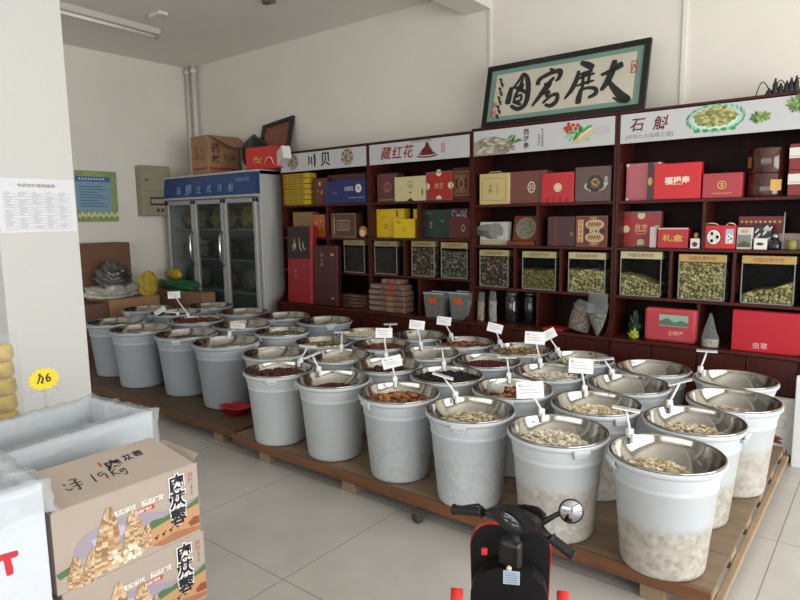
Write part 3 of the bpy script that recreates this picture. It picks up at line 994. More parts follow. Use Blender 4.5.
    def d7(m, g, w, h):
        m.disc(g, w * .3, h * .5, .042, M('#d8d5cc', .5), .05); m.ring(g, w * .3, h * .5, .042, .047, BLACK, k=1.18)
        for k in range(7):
            m.disc(g, w * .3 + .022 * cos(k * 2.1), h * .5 + .028 * sin(k * 2.1), .009, BLACK, .012, 8, .0016)
        m.rect(g, w * .68, w * .94, h * .22, h * .85, M('#a9b3c4', .4)); m.disc(g, w * .81, h * .45, .022, M('#e0e0e0', .5), .03, 12, .0016)
        for k in range(4):
            m.disc(g, w * .81 + .01 * cos(k * 2), h * .45 + .015 * sin(k * 2), .006, BLACK, n=6, off=.002)
    gb_ = gift('gift_bag', 'scarlet gift carrier with two round picture windows and gold bows', 'bag', 704.5, 735.5, 225.5, z2, y, .07, '#c01820', d7, pymid=238)
    m = MB(); g = Fr((0, -.04, .14))
    for s_ in (-1, 1):
        pts = [(s_ * .06 + .045 * cos(t) * (1 if s_ < 0 else .6), -.02 + .006 * sin(3 * t), .148 + .02 * sin(t) + .004) for t in np.linspace(0, 2 * pi, 16)]
        m.tube(pts, .005, M('#c9a878', .4), 6, cap=False)
    m.build('bow', gb_)

    def d8(m, g, w, h):
        for k in range(9):
            m.disc(g, w * (.08 + k * .105), h * .82, .008, GOLD, n=8)
    gift('gift_box', 'dark red box with a row of gold dots behind the beige picture box', 'box', 738, 783, 216, z2, 4.80, .05, '#7a1a1c', d8, pymid=230)

    def d9(m, g, w, h):
        m.rect(g, w * .06, w * .94, h * .1, h * .66, M('#7a8078', .5)); m.poly(g, [(w * .06, h * .1), (w * .94, h * .1), (w * .94, h * .25), (w * .5, h * .38), (w * .06, h * .24)], M('#54503e', .6), .0016)
        m.text(g, '雪莲', w * .5, h * .82, .02, M('#8a5050', .5))
    gift('picture_box', 'beige box with a landscape photograph next to the scarlet carrier', 'box', 736.8, 752, 227.5, z2, y, .06, '#c6bfb4', d9, pymid=238)
    gift('small_box', 'small white box with one dark berry printed on it', 'box', 753.5, 766.5, 238.5, z2, y - .01, .04, '#dcdad8', lambda m, g, w, h: (m.disc(g, w / 2, h / 2, w * .3, M('#6a3a30', .5), w * .13), m.disc(g, w * .45, h * .52, w * .12, M('#2f1a18', .5), off=.002)), pymid=244)

    def d10(m, g, w, h):
        for k in range(16):
            u0 = random.uniform(0, w * .85); v0 = random.uniform(.01, h * .9)
            m.stroke(g, [(u0, v0, .008), (u0 + .015, min(h - .005, v0 + .02), .012), (u0 + .022, min(h - .004, v0 + .03), .004)], M('#c9cacb', .4), .001 + .0001 * k)
    gift('patterned_pouch', 'black and white patterned pouch behind the white berry box', 'bag', 753.5, 771.5, 225, z2, 4.70, .06, '#242326', d10, pymid=235, noise=0)
    gift('small_box', 'pinkish beige box at the far end of the second shelf', 'box', 778.5, 801, 233.5, z2, 4.68, .08, '#8c7a72', None, pymid=241)
    p = PY(792, 244, y + .01)
    m = MB(); m.lathe([(0, 0), (.026, 0), (.03, .01), (.032, .06), (.03, .062), (.027, .012), (0, .012)], M('#8a8440', .4), 20)
    tag(m.build('tea_cup', None, (p.x, y + .035, z2 + GAP)), 'olive yellow cup in front of the pinkish beige box', 'cup')
    p = PY(775, 240, 4.66)
    ink = thing('ink_bottle', 'squat dark glass bottle between the white berry box and the beige box', 'bottle', (p.x, 4.67, z2 + GAP))
    m = MB(); m.lathe([(0, 0), (.034, 0), (.037, .01), (.035, .05), (.016, .064), (.015, .085), (0, .085)], M('#1d1e24', .1), 18); m.build('bottle_body', ink)
    m = MB(); m.lathe([(.018, .08), (.018, .1), (0, .1)], M('#b9bcc0', .3, .6), 14); m.build('cap', ink)
    p = PY(782.5, 245, 4.645)
    m = MB(); m.tube([(0, 0, 0), (.003, 0, .24)], .004, M('#9a938c', .3), 8)
    tag(m.build('glass_rod', None, (p.x, 4.645, z2 + GAP)), 'thin upright rod standing before the pinkish beige box', 'rod')
    # bottom shelf of the last unit
    gift('gift_box', 'very large plain crimson box on the bottom shelf', 'box', 731.5, 803, 312.5, z4, 4.53, .068, '#b3182a', lambda m, g, w, h: m.text(g, '虫草', w * .42, h * .16, .045, M('#e0a9a4', .4, .2), .02), pymid=335)

    def d12(m, g, w, h):
        m.rect(g, w * .3, w * .85, h * .48, h * .82, M('#8fae9f', .4))
        m.poly(g, [(w * .3, h * .5), (w * .85, h * .5), (w * .85, h * .6), (w * .72, h * .68), (w * .6, h * .6), (w * .45, h * .72), (w * .3, h * .62)], M('#56705a', .5), .0016)
        m.text(g, '土特产', w * .62, h * .28, .035, M('#d9a08c', .5), .02)
    pk = gift('sealed_pack', 'flat rose red pack in clear film with a landscape picture, on the bottom shelf', 'pack', 644, 696, 309, z4, 4.55, .07, '#b2424a', d12, rough=.2, pymid=327, bev=.02)
    for (px_, yy, sx_, sz_, mm, lb) in ((633.5, 4.56, .032, .035, M('#8f9a24', .4, noise=.25, scale=20), 0), (635, 4.66, .04, .1, M('#24402a', .4, noise=.5, scale=14), 1)):
        p = PY(px_, 335, yy)
        bm = bmesh.new(); bmesh.ops.create_icosphere(bm, subdivisions=4, radius=1)
        for v in bm.verts:
            c = v.co
            n_ = 1 + .2 * sin(6 * c.x + lb * 2) * cos(7 * c.z + lb) + .12 * sin(13 * c.z + 5 * c.x)
            v.co = Vector((c.x * sx_ * n_ * (1.1 - .3 * c.z), c.y * .03 * n_, (max(-.85, c.z) + .85) * sz_ * n_))
        m = MB(); m.bm(bm, mm); zm = min(v[2] for v in m.v); m.v = [(a, b, c - zm) for a, b, c in m.v]
        tag(m.build('herb_bag', None, (p.x, yy, z4 + GAP)), ['small lime yellow bag beside the rose red pack', 'dark green leafy bag behind the lime yellow bag'][lb], 'bag')
    # ---- unit under the calligraphy
    z1, z2 = LV[2][0], LV[2][1]

    def e1(m, g, w, h):
        m.frame(g, w * .1, w * .9, h * .12, h * .85, .003, M('#7a6a3a', .5))
        m.vtext(g, '人参', w * .38, h * .52, .04, M('#4a4020', .6), 0); m.vtext(g, '养生堂', w * .62, h * .52, .028, M('#8a7a4a', .6))
    q = gift('gift_box', 'cream yellow gift box with fine frame lines under the calligraphy', 'box', 479.5, 509, 173.5, z1, y, .16, '#c2b078', e1, pymid=188)
    w_ = [c for c in q.children if c.name.startswith('box_body')][0].dimensions.x
    m = MB(); hh = PY(495, 173.5, y).z - z1; m.tube([(-.06, -.06, hh), (-.05, -.06, hh + .014), (.05, -.06, hh + .014), (.06, -.06, hh)], .005, M('#a8925a', .5), 6); m.build('handle', q)

    def e2(m, g, w, h):
        m.ring(g, w * .6, h * .5, .026, .034, M('#d8c8b8', .4), k=1.35); m.text(g, '日', w * .6, h * .5, .045, M('#d8c8b8', .4), .02)
    gift('gift_box', 'brown gift box with a pale oval crest beside the cream yellow box', 'box', 509.8, 546.5, 171, z1, 4.645, .14, '#6e4238', e2, pymid=188)

    def e3(m, g, w, h):
        m.disc(g, w * .52, h * .5, .034, CREAM); m.ring(g, w * .52, h * .5, .02, .024, M('#b88a6a', .5), off=.0016)
        for k in range(4):
            m.disc(g, w * (.2 + .2 * k), h * .1, .012, M('#8a1420', .4), .02, 8)
    gift('gift_box', 'red gift box with a cream disc between two brown boxes', 'box', 541.5, 573.5, 172.5, z1, y - .008, .02, '#b8232c', e3, pymid=188)

    def e4(m, g, w, h):
        m.ring(g, w * .57, h * .52, .038, .062, M('#1f1814', .3)); m.disc(g, w * .57, h * .55, .026, GOLD); m.text(g, '福', w * .57, h * .55, .04, BLACK, .02, .0016)
        for k in range(18):
            a_ = 2 * pi * k / 18; m.disc(g, w * .57 + .078 * cos(a_), h * .44 + .035 * sin(a_), .007, CREAM, n=6)
        m.vtext(g, '正品', w * .87, h * .58, .03, WHITE, .02)
    gift('gift_box', 'taller taupe gift box with a black and gold ring under the calligraphy', 'box', 575, 611, 166.5, z1, y, .17, '#5c4640', e4, pymid=185)

    def e5(m, g, w, h):
        m.rect(g, 0, w, 0, h * .22, M('#a8a482', .4))
        for (u, v, a, b, c) in ((.15, .6, .06, .05, '#4d5148'), (.3, .75, .07, .03, '#74786e'), (.6, .6, .05, .07, '#7f8078'), (.42, .45, .05, .04, '#5a5e52')):
            m.disc(g, w * u, h * v, a * w / .18, M(c, .4), b, 12, .0012 + u * .001)
        m.text(g, '天山', w * .75, h * .34, .03, WHITE, .02, .0025)
    gift('picture_box', 'silvery grey picture box on the second shelf under the calligraphy', 'box', 480, 507, 222, z2, 4.66, .08, '#b5b8b2', e5, rough=.15, pymid=233)
    # dial clock like box leaning on its ledge
    a, b = PY(507, 243, 4.62), PY(535, 243, 4.62)
    w = b.x - a.x
    dl = thing('dial_box', 'brown wooden stand box with a round grey dial, leaning back', 'stand box', ((a.x + b.x) / 2, 4.66, z2 + GAP))
    rust = M('#6b2f20', .35, noise=.15)
    m = MB(); m.box(-w / 2, w / 2, -.045, .06, 0, .034, rust, .004); m.build('ledge', dl)
    h = PY(520, 215, 4.63).z - z2
    Tl = Matrix.Rotation(radians(-12), 4, 'X')
    m = MB(); m.box(-w * .42, w * .46, 0, .03, .034, h, rust, .006, Tl); m.build('panel', dl)
    g = Fr(Tl @ Vector((0, 0, h * .56)), (1, 0, 0), Tl.to_3x3() @ Vector((0, 0, 1)))
    m = MB(); m.disc(g, .01, .004, w * .36, M('#a08a60', .3, .5), off=.002, n=30); m.disc(g, .01, .004, w * .3, M('#77766a', .4), off=.003, n=30)
    for k in range(30):
        a_ = k * 2.4; r_ = w * .27 * math.sqrt(k / 30); m.disc(g, .01 + r_ * cos(a_), .004 + r_ * sin(a_), .008, M(['#5b5a50', '#8d8a7a'][k % 2], .5), n=6, off=.004)
    m.build('dial', dl)
    gift('gift_box', 'plain dark plum box next to the ornate gold-printed box', 'box', 547.5, 575, 216.5, z2, y + .01, .14, '#45222a', lambda m, g, w, h: (m.rect(g, w * .22, w * .32, 0, h, M('#5e2a2c', .4)), m.rect(g, w * .34, w * .36, 0, h, M('#6a3a38', .4)), m.disc(g, w * .88, h * .42, .01, M('#7a6a40', .4), .02)), pymid=230)

    def e7(m, g, w, h):
        gl = M('#c0a078', .4)
        m.frame(g, 0, w, 0, h, .006, M('#8a5030', .4)); m.rect(g, w * .06, w * .24, h * .14, h * .88, gl)
        for k in range(5):
            m.ring(g, w * .15, h * (.2 + k * .15), .006, .011, M('#5a2a1a', .4), 10, .0016)
        for v in (.3, .72):
            m.disc(g, w * .6, h * v, w * .3, gl, h * .17)
            for k in range(5):
                m.stroke(g, [(w * .4 + k * .02, h * v - .02, .005), (w * .44 + k * .02, h * v + .015, .007), (w * .46 + k * .02, h * v - .01, .004)], M('#5a2a1a', .4), .0018)
        m.rect(g, w * .3, w * .92, h * .46, h * .56, M('#3a1610', .4), .002); m.text(g, '藏红花', w * .6, h * .51, .026, CREAM, .03, .003)
        m.text(g, '西藏特产', w * .6, h * .08, .018, CREAM, .0, .002); m.text(g, '名贵滋补', w * .55, h * .94, .014, CREAM, .0, .002)
    gift('gift_box', 'ornate brown box with pale printed panels on the second shelf', 'box', 576, 607.5, 216, z2, y, .15, '#5f2a1c', e7, pymid=230)
    # ---- unit with the red thread sign
    z1, z2 = LV[1][0], LV[1][1]

    def f1(m, g, w, h):
        m.ring(g, w * .55, h * .52, .04, .048, M('#a86a60', .4)); m.disc(g, w * .55, h * .52, .034, M('#8a4a48', .4)); m.rect(g, w * .1, w * .9, h * .06, h * .1, M('#9a6a60', .4))
        m.text(g, '虫草', w * .55, h * .52, .036, M('#5a2a2c', .4), .02, .002)
    gift('gift_box', 'dusky red box with a round crest beside the teal-crested cream box', 'box', 377, 396.5, 173.5, z1, y + .03, .12, '#5a3030', f1, pymid=188)

    def f2(m, g, w, h):
        m.ring(g, w * .52, h * .68, .028, .034, M('#6a8a88', .5)); m.disc(g, w * .52, h * .64, .018, M('#7a9a98', .5), .012); m.rect(g, w * .48, w * .56, h * .32, h * .38, M('#8a4a3a', .5))
        m.disc(g, w * .9, h * .35, .012, M('#6a7a48', .5), .035, 10); m.poly(g, [(w * .4, 0), (w * .64, 0), (w * .52, h * .14)], M('#3a1a14', .5), .0016)
    gift('gift_box', 'cream box with a teal round crest under the red thread sign', 'box', 394.5, 425.5, 176.5, z1, y, .026, '#c8bc8c', f2, pymid=188)

    def f3(m, g, w, h):
        m.frame(g, 0, w, 0, h, .01, M('#6a6258', .4), .002)
        for (u, v) in ((w / 2, .012), (w / 2, h - .012), (.012, h / 2), (w - .012, h / 2)):
            m.disc(g, u, v, .03, CREAM, n=14, off=.0012)
        m.text(g, '灵芝', w / 2, h / 2, .05, GOLD, .02)
    gift('gift_box', 'square red gift box with four cream petals under the red thread sign', 'box', 426.2, 452, 171.5, z1, y, .1, '#9e2226', f3, pymid=188)

    def f4(m, g, w, h):
        gl = M('#8a6a48', .4)
        m.frame(g, w * .1, w * .92, h * .12, h * .88, .008, gl); m.ring(g, w * .5, h * .5, .02, .032, gl, k=1.6)
        for k in range(8):
            m.stroke(g, [(w * (.18 + .08 * k), h * .2, .006), (w * (.22 + .08 * k), h * .28, .008), (w * (.2 + .08 * k), h * .36, .004)], gl)
            m.stroke(g, [(w * (.18 + .08 * k), h * .66, .006), (w * (.22 + .08 * k), h * .74, .008), (w * (.2 + .08 * k), h * .8, .004)], gl)
    gift('gift_box', 'tall maroon box covered in bronze ornament under the red thread sign', 'box', 452.8, 470, 167.5, z1, y + .02, .12, '#4a1c18', f4, pymid=183)

    yel = '#d8b416'
    gift('tonic_box', 'bright yellow box on the second shelf, behind a smaller yellow one', 'box', 376.5, 404, 209, z2, y + .06, .1, yel, lambda m, g, w, h: (m.disc(g, w * .35, h * .4, .03, M('#c09818', .5)), m.rect(g, w * .72, w * .8, h * .72, h * .95, M('#8a6a20', .5)), m.text(g, '蜂王', w * .3, h * .72, .03, M('#a07a10', .5))), pymid=222)
    gift('tonic_box', 'smaller bright yellow box in front of the larger yellow one', 'box', 393.5, 414.5, 219, z2, y, .05, yel, lambda m, g, w, h: (m.text(g, '蜂王', w * .25, h * .82, .026, M('#6a4a10', .5)), m.disc(g, w * .5, h * .45, .028, M('#c8a018', .5))), pymid=228)
    gift('tonic_box', 'narrow upright yellow box at the divider beside the two yellow boxes', 'box', 413.2, 417, 209, z2, y + .06, .1, yel, None, pymid=222)

    gift('gift_box', 'dark green gift box with gold writing on the second shelf', 'box', 423.5, 449, 209.5, z2, y + .05, .1, '#20302c', lambda m, g, w, h: (m.vtext(g, '茯苓', w * .3, h * .45, .03, GOLD), m.disc(g, w * .75, h * .6, .02, M('#4a6058', .5), .016), m.rect(g, w * .05, w * .4, h * .85, h * .88, M('#4a6058', .5))), pymid=222)
    gift('gift_box', 'low maroon box with a pale oval in front of the floral box', 'box', 449, 470, 217.5, z2, y, .07, '#4f1f22', lambda m, g, w, h: m.ring(g, w * .68, h * .5, .012, .018, M('#a88a80', .4), k=1.8), pymid=228)

    def f9(m, g, w, h):
        for k in range(22):
            m.disc(g, random.uniform(.01, w - .01), random.uniform(h * .62, h - .012), .012, M(random.choice(['#8a7a88', '#6a5060', '#a89aa4']), .5), n=8, off=.001 + .0001 * k)
    gift('floral_box', 'mauve flower-patterned box behind the low maroon box', 'box', 450, 468, 208.5, z2, 4.71, .08, '#4a2f3a', f9, pymid=222)
    # ---- unit beside the cooler
    z1, z2 = LV[0][0], LV[0][1]
    a, b = PY(281.5, 190, y), PY(309, 190, y)
    zt = PY(300, 173, y).z
    n = 6
    hh = (zt - z1) / n - .0012
    for k in range(n):
        w = b.x - a.x
        r = thing('tea_packet', ['bottom', 'second from bottom', 'third from bottom', 'third from top', 'second from top', 'topmost'][k] + ' flat yellow packet of the stack beside the cooler', 'packet', ((a.x + b.x) / 2, y + .06, z1 + GAP + k * (hh + .0012)), 0, 'yellow packets beside the cooler')
        m = MB(); m.box(-w / 2, w / 2, -.06, .06, 0, hh, M('#b3961c', .45, noise=.15, scale=40), .012); m.build('packet_body', r)
        m = MB(); g = Fr((-w / 2, -.06, 0))
        for q in range(4):
            m.rect(g, w * (.05 + q * .2), w * (.2 + q * .2), hh * .25, hh * .75, M('#8f6f28', .5))
        m.rect(g, w * .86, w * .97, hh * .1, hh * .9, M('#c8aa1c', .5)); m.build('emblem', r)
    gift('gift_box', 'brown box with a photograph of pale jars between yellow packets and the blue box', 'box', 314, 326, 178, z1, y + .01, .05, '#5a2a20', lambda m, g, w, h: [m.disc(g, w * u, h * v, .018, M(c, .4), .024, 10, .0012 + .0004 * i) for i, (u, v, c) in enumerate(((.5, .78, '#c8a08a'), (.35, .5, '#8a4a30'), (.65, .45, '#a8705a'), (.5, .22, '#70382a')))], pymid=190)
    gift('gift_box', 'long brown box lying behind the blue box', 'box', 327.5, 365.5, 174, z1, 4.70, .12, '#43201e', None, pymid=188)

    def h1(m, g, w, h):
        m.disc(g, w * .83, h * .62, .042, WHITE); m.text(g, '参', w * .83, h * .62, .045, M('#3a4a78', .5), 0, .002)
        m.text(g, '100%', w * .6, h * .62, .06, M('#b9bfd0', .5), .02); m.rect(g, w * .58, w * .96, h * .22, h * .25, M('#8a94b4', .5))
        m.stroke(g, [(w * .15, h * .55, .004), (w * .24, h * .46, .012), (w * .32, h * .38, .004)], M('#5a6aa8', .5))
    gift('gift_box', 'royal blue gift box with a white disc on the top shelf near the cooler', 'box', 325.8, 365.5, 180, z1, y - .018, .075, '#1a2560', h1, pymid=190)
    gift('gift_box', 'tan box on the second shelf beside the cooler', 'box', 293, 312.5, 212, z2, y + .04, .1, '#8a6a42', lambda m, g, w, h: m.text(g, '茶', w * .5, h * .5, .03, M('#5a4422', .5)), pymid=222)
    gift('gift_box', 'orange foil pack in front of the tan box', 'pack', 312.8, 325, 214.5, z2, y + .02, .08, '#a85a28', lambda m, g, w, h: [m.disc(g, w * u, h * v, .012, M('#d09a60', .4), n=8, off=.001 + .0003 * i) for i, (u, v) in enumerate(((.3, .6), (.55, .4), (.7, .7)))], pymid=224, rough=.2)

    def h2(m, g, w, h):
        m.frame(g, 0, w, 0, h, .008, M('#8a7058', .4)); m.frame(g, w * .25, w * .75, h * .3, h * .72, .006, M('#c0a888', .4)); m.rect(g, w * .32, w * .68, h * .36, h * .64, M('#7a5a48', .4)); m.rect(g, w * .08, w * .15, h * .1, h * .85, M('#a07a60', .4))
    gift('gift_box', 'brown box with nested pale frames next to the orange disc', 'box', 331.5, 355.5, 213.5, z2, y, .12, '#4f3428', h2, pymid=224)
    p = PY(361.3, 229, y)
    dsk = thing('tea_cake', 'round orange and cream disc standing on edge beside the framed brown box', 'disc', (p.x, y + .03, z2 + GAP))
    Td = Matrix.Translation((0, 0, .058)) @ Matrix.Rotation(radians(90), 4, 'X')
    m = MB(); m.lathe([(0, -.015), (.05, -.015), (.058, -.006), (.058, .006), (.05, .015), (0, .015)], M('#b8743a', .5, noise=.3, scale=20), 28, T=Td); m.build('disc_body', dsk)
    m = MB(); m.disc(Fr((0, -.015, .058)), 0, -.012, .034, M('#d8cfc4', .5)); m.build('emblem', dsk)


shelf_gifts()

# two tall red presentation boxes leaning on the ledge by the cooler
for (pa, pb_, pt, yy, col, lb, txt) in ((288, 312.5, 227, 4.5, '#8c1a24', 'tall crimson presentation box with a black upper half beside the cooler', 0), (313.5, 337, 246, 4.5, '#401318', 'tall dark maroon presentation box beside the crimson one', 1)):
    a, b = PY(pa, 290, yy), PY(pb_, 290, yy)
    w = b.x - a.x
    h = PY((pa + pb_) / 2, pt, yy + .05).z - BASEZ
    r = thing('presentation_box', lb, 'box', ((a.x + b.x) / 2, yy, BASEZ + .008))
    T = Matrix.Rotation(radians(-1.8), 4, 'X')
    m = MB(); m.box(-w / 2, w / 2, 0, .06, 0, h, M(col, .3), .004, T); m.build('box_body', r)
    g = Fr((-w / 2, 0, 0), (1, 0, 0), T.to_3x3() @ Vector((0, 0, 1)))
    m = MB()
    if not txt:
        m.rect(g, 0, w * .9, h * .58, h, M('#241214', .35))
        for s_ in ([(.2, .72, .01), (.3, .78, .016), (.34, .7, .01)], [(.26, .84, .006), (.3, .76, .014), (.22, .68, .008)], [(.48, .86, .008), (.5, .74, .014), (.58, .68, .01)], [(.62, .8, .01), (.66, .72, .014), (.74, .7, .006)]):
            m.stroke(g, [(u * w, v * h, d) for u, v, d in s_], M('#c9b090', .4), .002)
        m.vtext(g, '野山参', w * .33, h * .38, .03, GOLD, 0); m.rect(g, w * .9, w, 0, h, M('#a82a34', .3))
        m.disc(g, w * .95, h * .8, .008, GOLD, off=.002); m.disc(g, w * .95, h * .08, .008, GOLD, off=.002)
    else:
        m.vtext(g, '野山参', w * .36, h * .76, .045, M('#9a7a58', .4), .01); m.rect(g, w * .72, w * .735, h * .1, h * .95, M('#6a3a24', .4))
        m.rect(g, w * .72, w * .86, h * .83, h * .87, GOLD); m.rect(g, w * .76, w * .86, h * .12, h * .15, GOLD)
    m.build('emblem', r)

# ------------------------------------------------------------------ glass jars with gilt lids
jar_glass = thin_clear('jar_glass', '#3a3e3c', .035, .35)
FILL = {
    'dark': speckle('fill_dark_bits', ['#2a1c1a', '#3b2a26', '#1d1414', '#4a3a34', '#2f2422'], 90),
    'brown': speckle('fill_brown_chips', ['#7a5f4c', '#4a372c', '#a08a74', '#604a3a', '#35271f'], 60),
    'grey': speckle('fill_grey_chips', ['#76705f', '#4d473b', '#968e7a', '#5c5546', '#37332a'], 66),
    'olive': speckle('fill_olive_curls', ['#8c8144', '#6e6534', '#9c9154', '#5a5228', '#7f753c'], 80),
    'straw': speckle('fill_straw_curls', ['#c2b478', '#a0935a', '#d6c994', '#857a48', '#b3a668'], 62),
}
ACRY = M('#868c86', .25)


def jar(label, px0, px1, pyt, z, fill, level=1.0, lid='#b0a678', slope=0.0, letter='#8a5a40', text='中国名贵中药'):
    y = 4.625
    pm = pyt + 20
    a, b = PY(px0, pm, y), PY(px1, pm, y)
    w = b.x - a.x
    h = PY((px0 + px1) / 2, pyt, y).z - z
    d = min(.2, w * .9)
    r = thing('storage_jar', label, 'jar', ((a.x + b.x) / 2, y + d / 2, z + GAP), 0, 'square jars with gilt lids')
    lh = h * .17
    hw = w / 2 - .002
    m = MB()
    m.box(-hw, hw, -d / 2, d / 2, 0, .006, jar_glass)
    for (x0, x1, y0, y1) in ((-hw, hw, -d / 2, -d / 2 + .003), (-hw, hw, d / 2 - .003, d / 2), (-hw, -hw + .003, -d / 2 + .003, d / 2 - .003), (hw - .003, hw, -d / 2 + .003, d / 2 - .003)):
        m.box(x0, x1, y0, y1, .006, h - lh, jar_glass)
    m.build('glass_body', r)
    m = MB()
    for (x0, y0) in ((-hw, -d / 2), (hw - .005, -d / 2)):
        m.box(x0 - .0006, x0 + .0056, y0 - .0006, y0 + .004, 0, h - lh, ACRY)
    m.box(-hw, hw, -d / 2 - .0006, -d / 2 + .004, 0, .007, ACRY); m.build('acrylic_edges', r)
    m = MB(); m.box(-w / 2, w / 2, -d / 2 - .003, d / 2, h - lh, h, M(lid, .35, .25), .004); ld = m.build('lid', r)
    m = MB(); m.text(Fr((0, -d / 2 - .003, h - lh / 2)), text, 0, 0, min(lh * .55, w / 9), M(letter, .5), .01); m.build('lettering', ld)
    # contents filling the jar up to a heaped line
    top = (h - lh) * level
    N = 12
    vs, fs = [], []
    x0, x1, y0, y1 = -hw + .005, hw - .005, -d / 2 + .005, d / 2 - .005
    for j in range(2):
        for k in range(N + 1):
            t = k / N
            zz = top + slope * (t - .5) * w + (.006 * sin(9 * t + px0) if level < .97 else 0)
            zz = min(max(.015, zz), h - lh - .004)
            if slope and level < .5:
                zz = max(.015, zz - .03 * max(0, t - .75) if slope < 0 else zz)
            yy = (y0, y1)[j]
            vs += [(x0 + (x1 - x0) * t, yy, .008), (x0 + (x1 - x0) * t, yy, zz)]
    n2 = 2 * (N + 1)
    for k in range(N):
        a_ = 2 * k
        fs += [(a_, a_ + 2, a_ + 3, a_ + 1), (n2 + a_, n2 + a_ + 1, n2 + a_ + 3, n2 + a_ + 2), (a_ + 1, a_ + 3, n2 + a_ + 3, n2 + a_ + 1), (a_, n2 + a_, n2 + a_ + 2, a_ + 2)]
    fs += [(0, 1, n2 + 1, n2), (2 * N, n2 + 2 * N, n2 + 2 * N + 1, 2 * N + 1)]
    m = MB(); m.add(vs, fs, FILL[fill])
    c = m.build('jar_contents', None, (r.location.x, r.location.y, r.location.z))
    tag(c, {'dark': 'dark dried bits', 'brown': 'brown root chips', 'grey': 'grey brown chips', 'olive': 'olive dried curls', 'straw': 'straw coloured dried curls'}[fill] + ' filling the ' + label.replace('square jar', 'jar').split(',')[0], 'dried herb', None, 'stuff')


z3 = [l[2] for l in LV]
jar('square jar in the shelf unit nearest the cooler', 344, 364.5, 240, z3[0], 'dark', .93, '#8f8668')
jar('first square jar under the yellow boxes', 374.5, 397, 241, z3[1], 'dark', .95, '#8f8668', text='中国中药')
jar('middle square jar of the red thread sign unit', 411.5, 434.5, 241, z3[1], 'brown', .97, '#958a64')
jar('square jar under the low maroon box', 441, 467.5, 242.5, z3[1], 'grey', .9, '#a8966a')
jar('square jar under the silvery picture box', 479.5, 508.5, 250, z3[2], 'brown', .97, '#a8a274')
jar('square jar under the dial box', 522, 556, 251.5, z3[2], 'olive', .62, '#aaa478')
jar('square jar under the ornate brown box', 568, 605.5, 252.5, z3[2], 'straw', .68, '#b4ae84')
jar('square jar under the framed red box', 620, 661.5, 251.5, z3[3], 'straw', .48, '#b9b48c', -.25)
jar('full square jar under the long red box', 678, 726, 254.5, z3[3], 'straw', 1.0, '#b39558')
jar('largest square jar at the end of the jar shelf', 741, 795.5, 256, z3[3], 'straw', .38, '#b39558', .28)

# ------------------------------------------------------------------ loose goods on the bottom shelves
film = thin_clear('clear_film', '#b8bcbc', .16, .15)


def pouch(name, label, px, py_top, py_bot, y, hw, fill, level, rz=0.0, tilt=0.0, lean=0.0, z=None, tip=False, flare=1.0):
    """clear bag standing on the shelf: film skin, with the goods as a separate heap inside"""
    z0 = BASEZ + GAP if z is None else z
    h = PY(px, py_top, y).z - z0
    x = PY(px, py_bot, y).x
    r = thing(name, label, 'bag', (x, y, z0), rz)
    T = Matrix.Rotation(tilt, 4, 'Y') @ Matrix.Rotation(lean, 4, 'X')

    def sh(t):
        if tip:
            return hw * (.12 + 1.1 * sin(min(1, t * 1.35) * pi / 2)) if t < .75 else hw * flare
        return hw * (1 - .28 * max(0, t - level) / (1 - level + .01) * (2 - flare))
    for part, mm, lim, k in (('film', film, 1.0, 1.0), ('goods', fill, level, .94)):
        vs, fs = [], []
        N, S = 14, 16
        for i in range(N + 1):
            t = i / N * lim
            ww = sh(t) * k
            dd = ww * (.55 if t <= level else max(.08, .55 * (1 - (t - level) / (1 - level + .001))))
            for s_ in range(S):
                a = 2 * pi * s_ / S
                wob = 1 + .05 * sin(3 * a + 9 * t) + (.12 * sin(5 * a + 6 * t) if t > level else 0)
                vs.append(T @ Vector((ww * cos(a) * wob, dd * sin(a) * wob, (.004 if part == 'goods' else 0) + t * h)))
        for i in range(N):
            for s_ in range(S):
                j = (s_ + 1) % S
                fs.append((i * S + s_, i * S + j, (i + 1) * S + j, (i + 1) * S + s_))
        fs.append(tuple(range(S))[::-1])
        if part == 'goods':
            fs.append(tuple(range(N * S, N * S + S)))
        mb = MB(); mb.add(vs, fs, mm, True)
        zm = min(v[2] for v in mb.v)
        if zm < 0:
            mb.v = [(a, b, c - zm) for a, b, c in mb.v]
        mb.build('bag_film' if part == 'film' else 'bagged_goods', r)
    return r


grain = speckle('grain_cream', ['#c9b894', '#b5a27a', '#d8caa8', '#a89468'], 160)
grain_w = speckle('grain_white', ['#cfcab8', '#bdb7a2', '#dcd8c8', '#aaa48e'], 160)
nutty = speckle('fill_tan_nuts', ['#8a6f52', '#6f563e', '#a58a6a', '#5a4634', '#94795a'], 70)
seedy = speckle('fill_pale_seeds', ['#8f8a78', '#77705e', '#a8a492', '#5f5a4c'], 90)
pouch('grain_pouch', 'slim clear bag of cream grain, first of the pair beside the dark jars', 480.5, 292, 327, 4.62, .035, grain, .62, tilt=.05)
pouch('grain_pouch', 'slim clear bag of white grain right beside the dark jars', 492.7, 291, 325, 4.62, .038, grain_w, .66)
for px, yy, lb in ((508.5, 4.64, 'black glass jar with a clear cap beside the grain bags'), (527.5, 4.68, 'black glass jar next to the divider on the bottom shelf')):
    p = PY(px, 320, yy)
    h = PY(px, 291, yy).z - BASEZ
    r = thing('dark_jar', lb, 'jar', (p.x, yy + .06, BASEZ + GAP))
    R0 = .062
    mb = MB(); mb.lathe([(0, 0), (R0 * .95, 0), (R0, .008), (R0, h * .8), (R0 * .8, h * .86), (R0 * .78, h * .88), (0, h * .88)], M('#141518', .08, coat=.5), 28); mb.build('jar_body', r)
    mb = MB(); mb.lathe([(R0 * .86, h * .86), (R0 * .88, h), (0, h)], M('#3a3d40', .2), 28); mb.build('cap', r)
q = PY(553, 329, 4.53)
mb = MB(); mb.box(-.09, .08, -.03, .12, 0, .012, M('#a8241f', .5), .003)
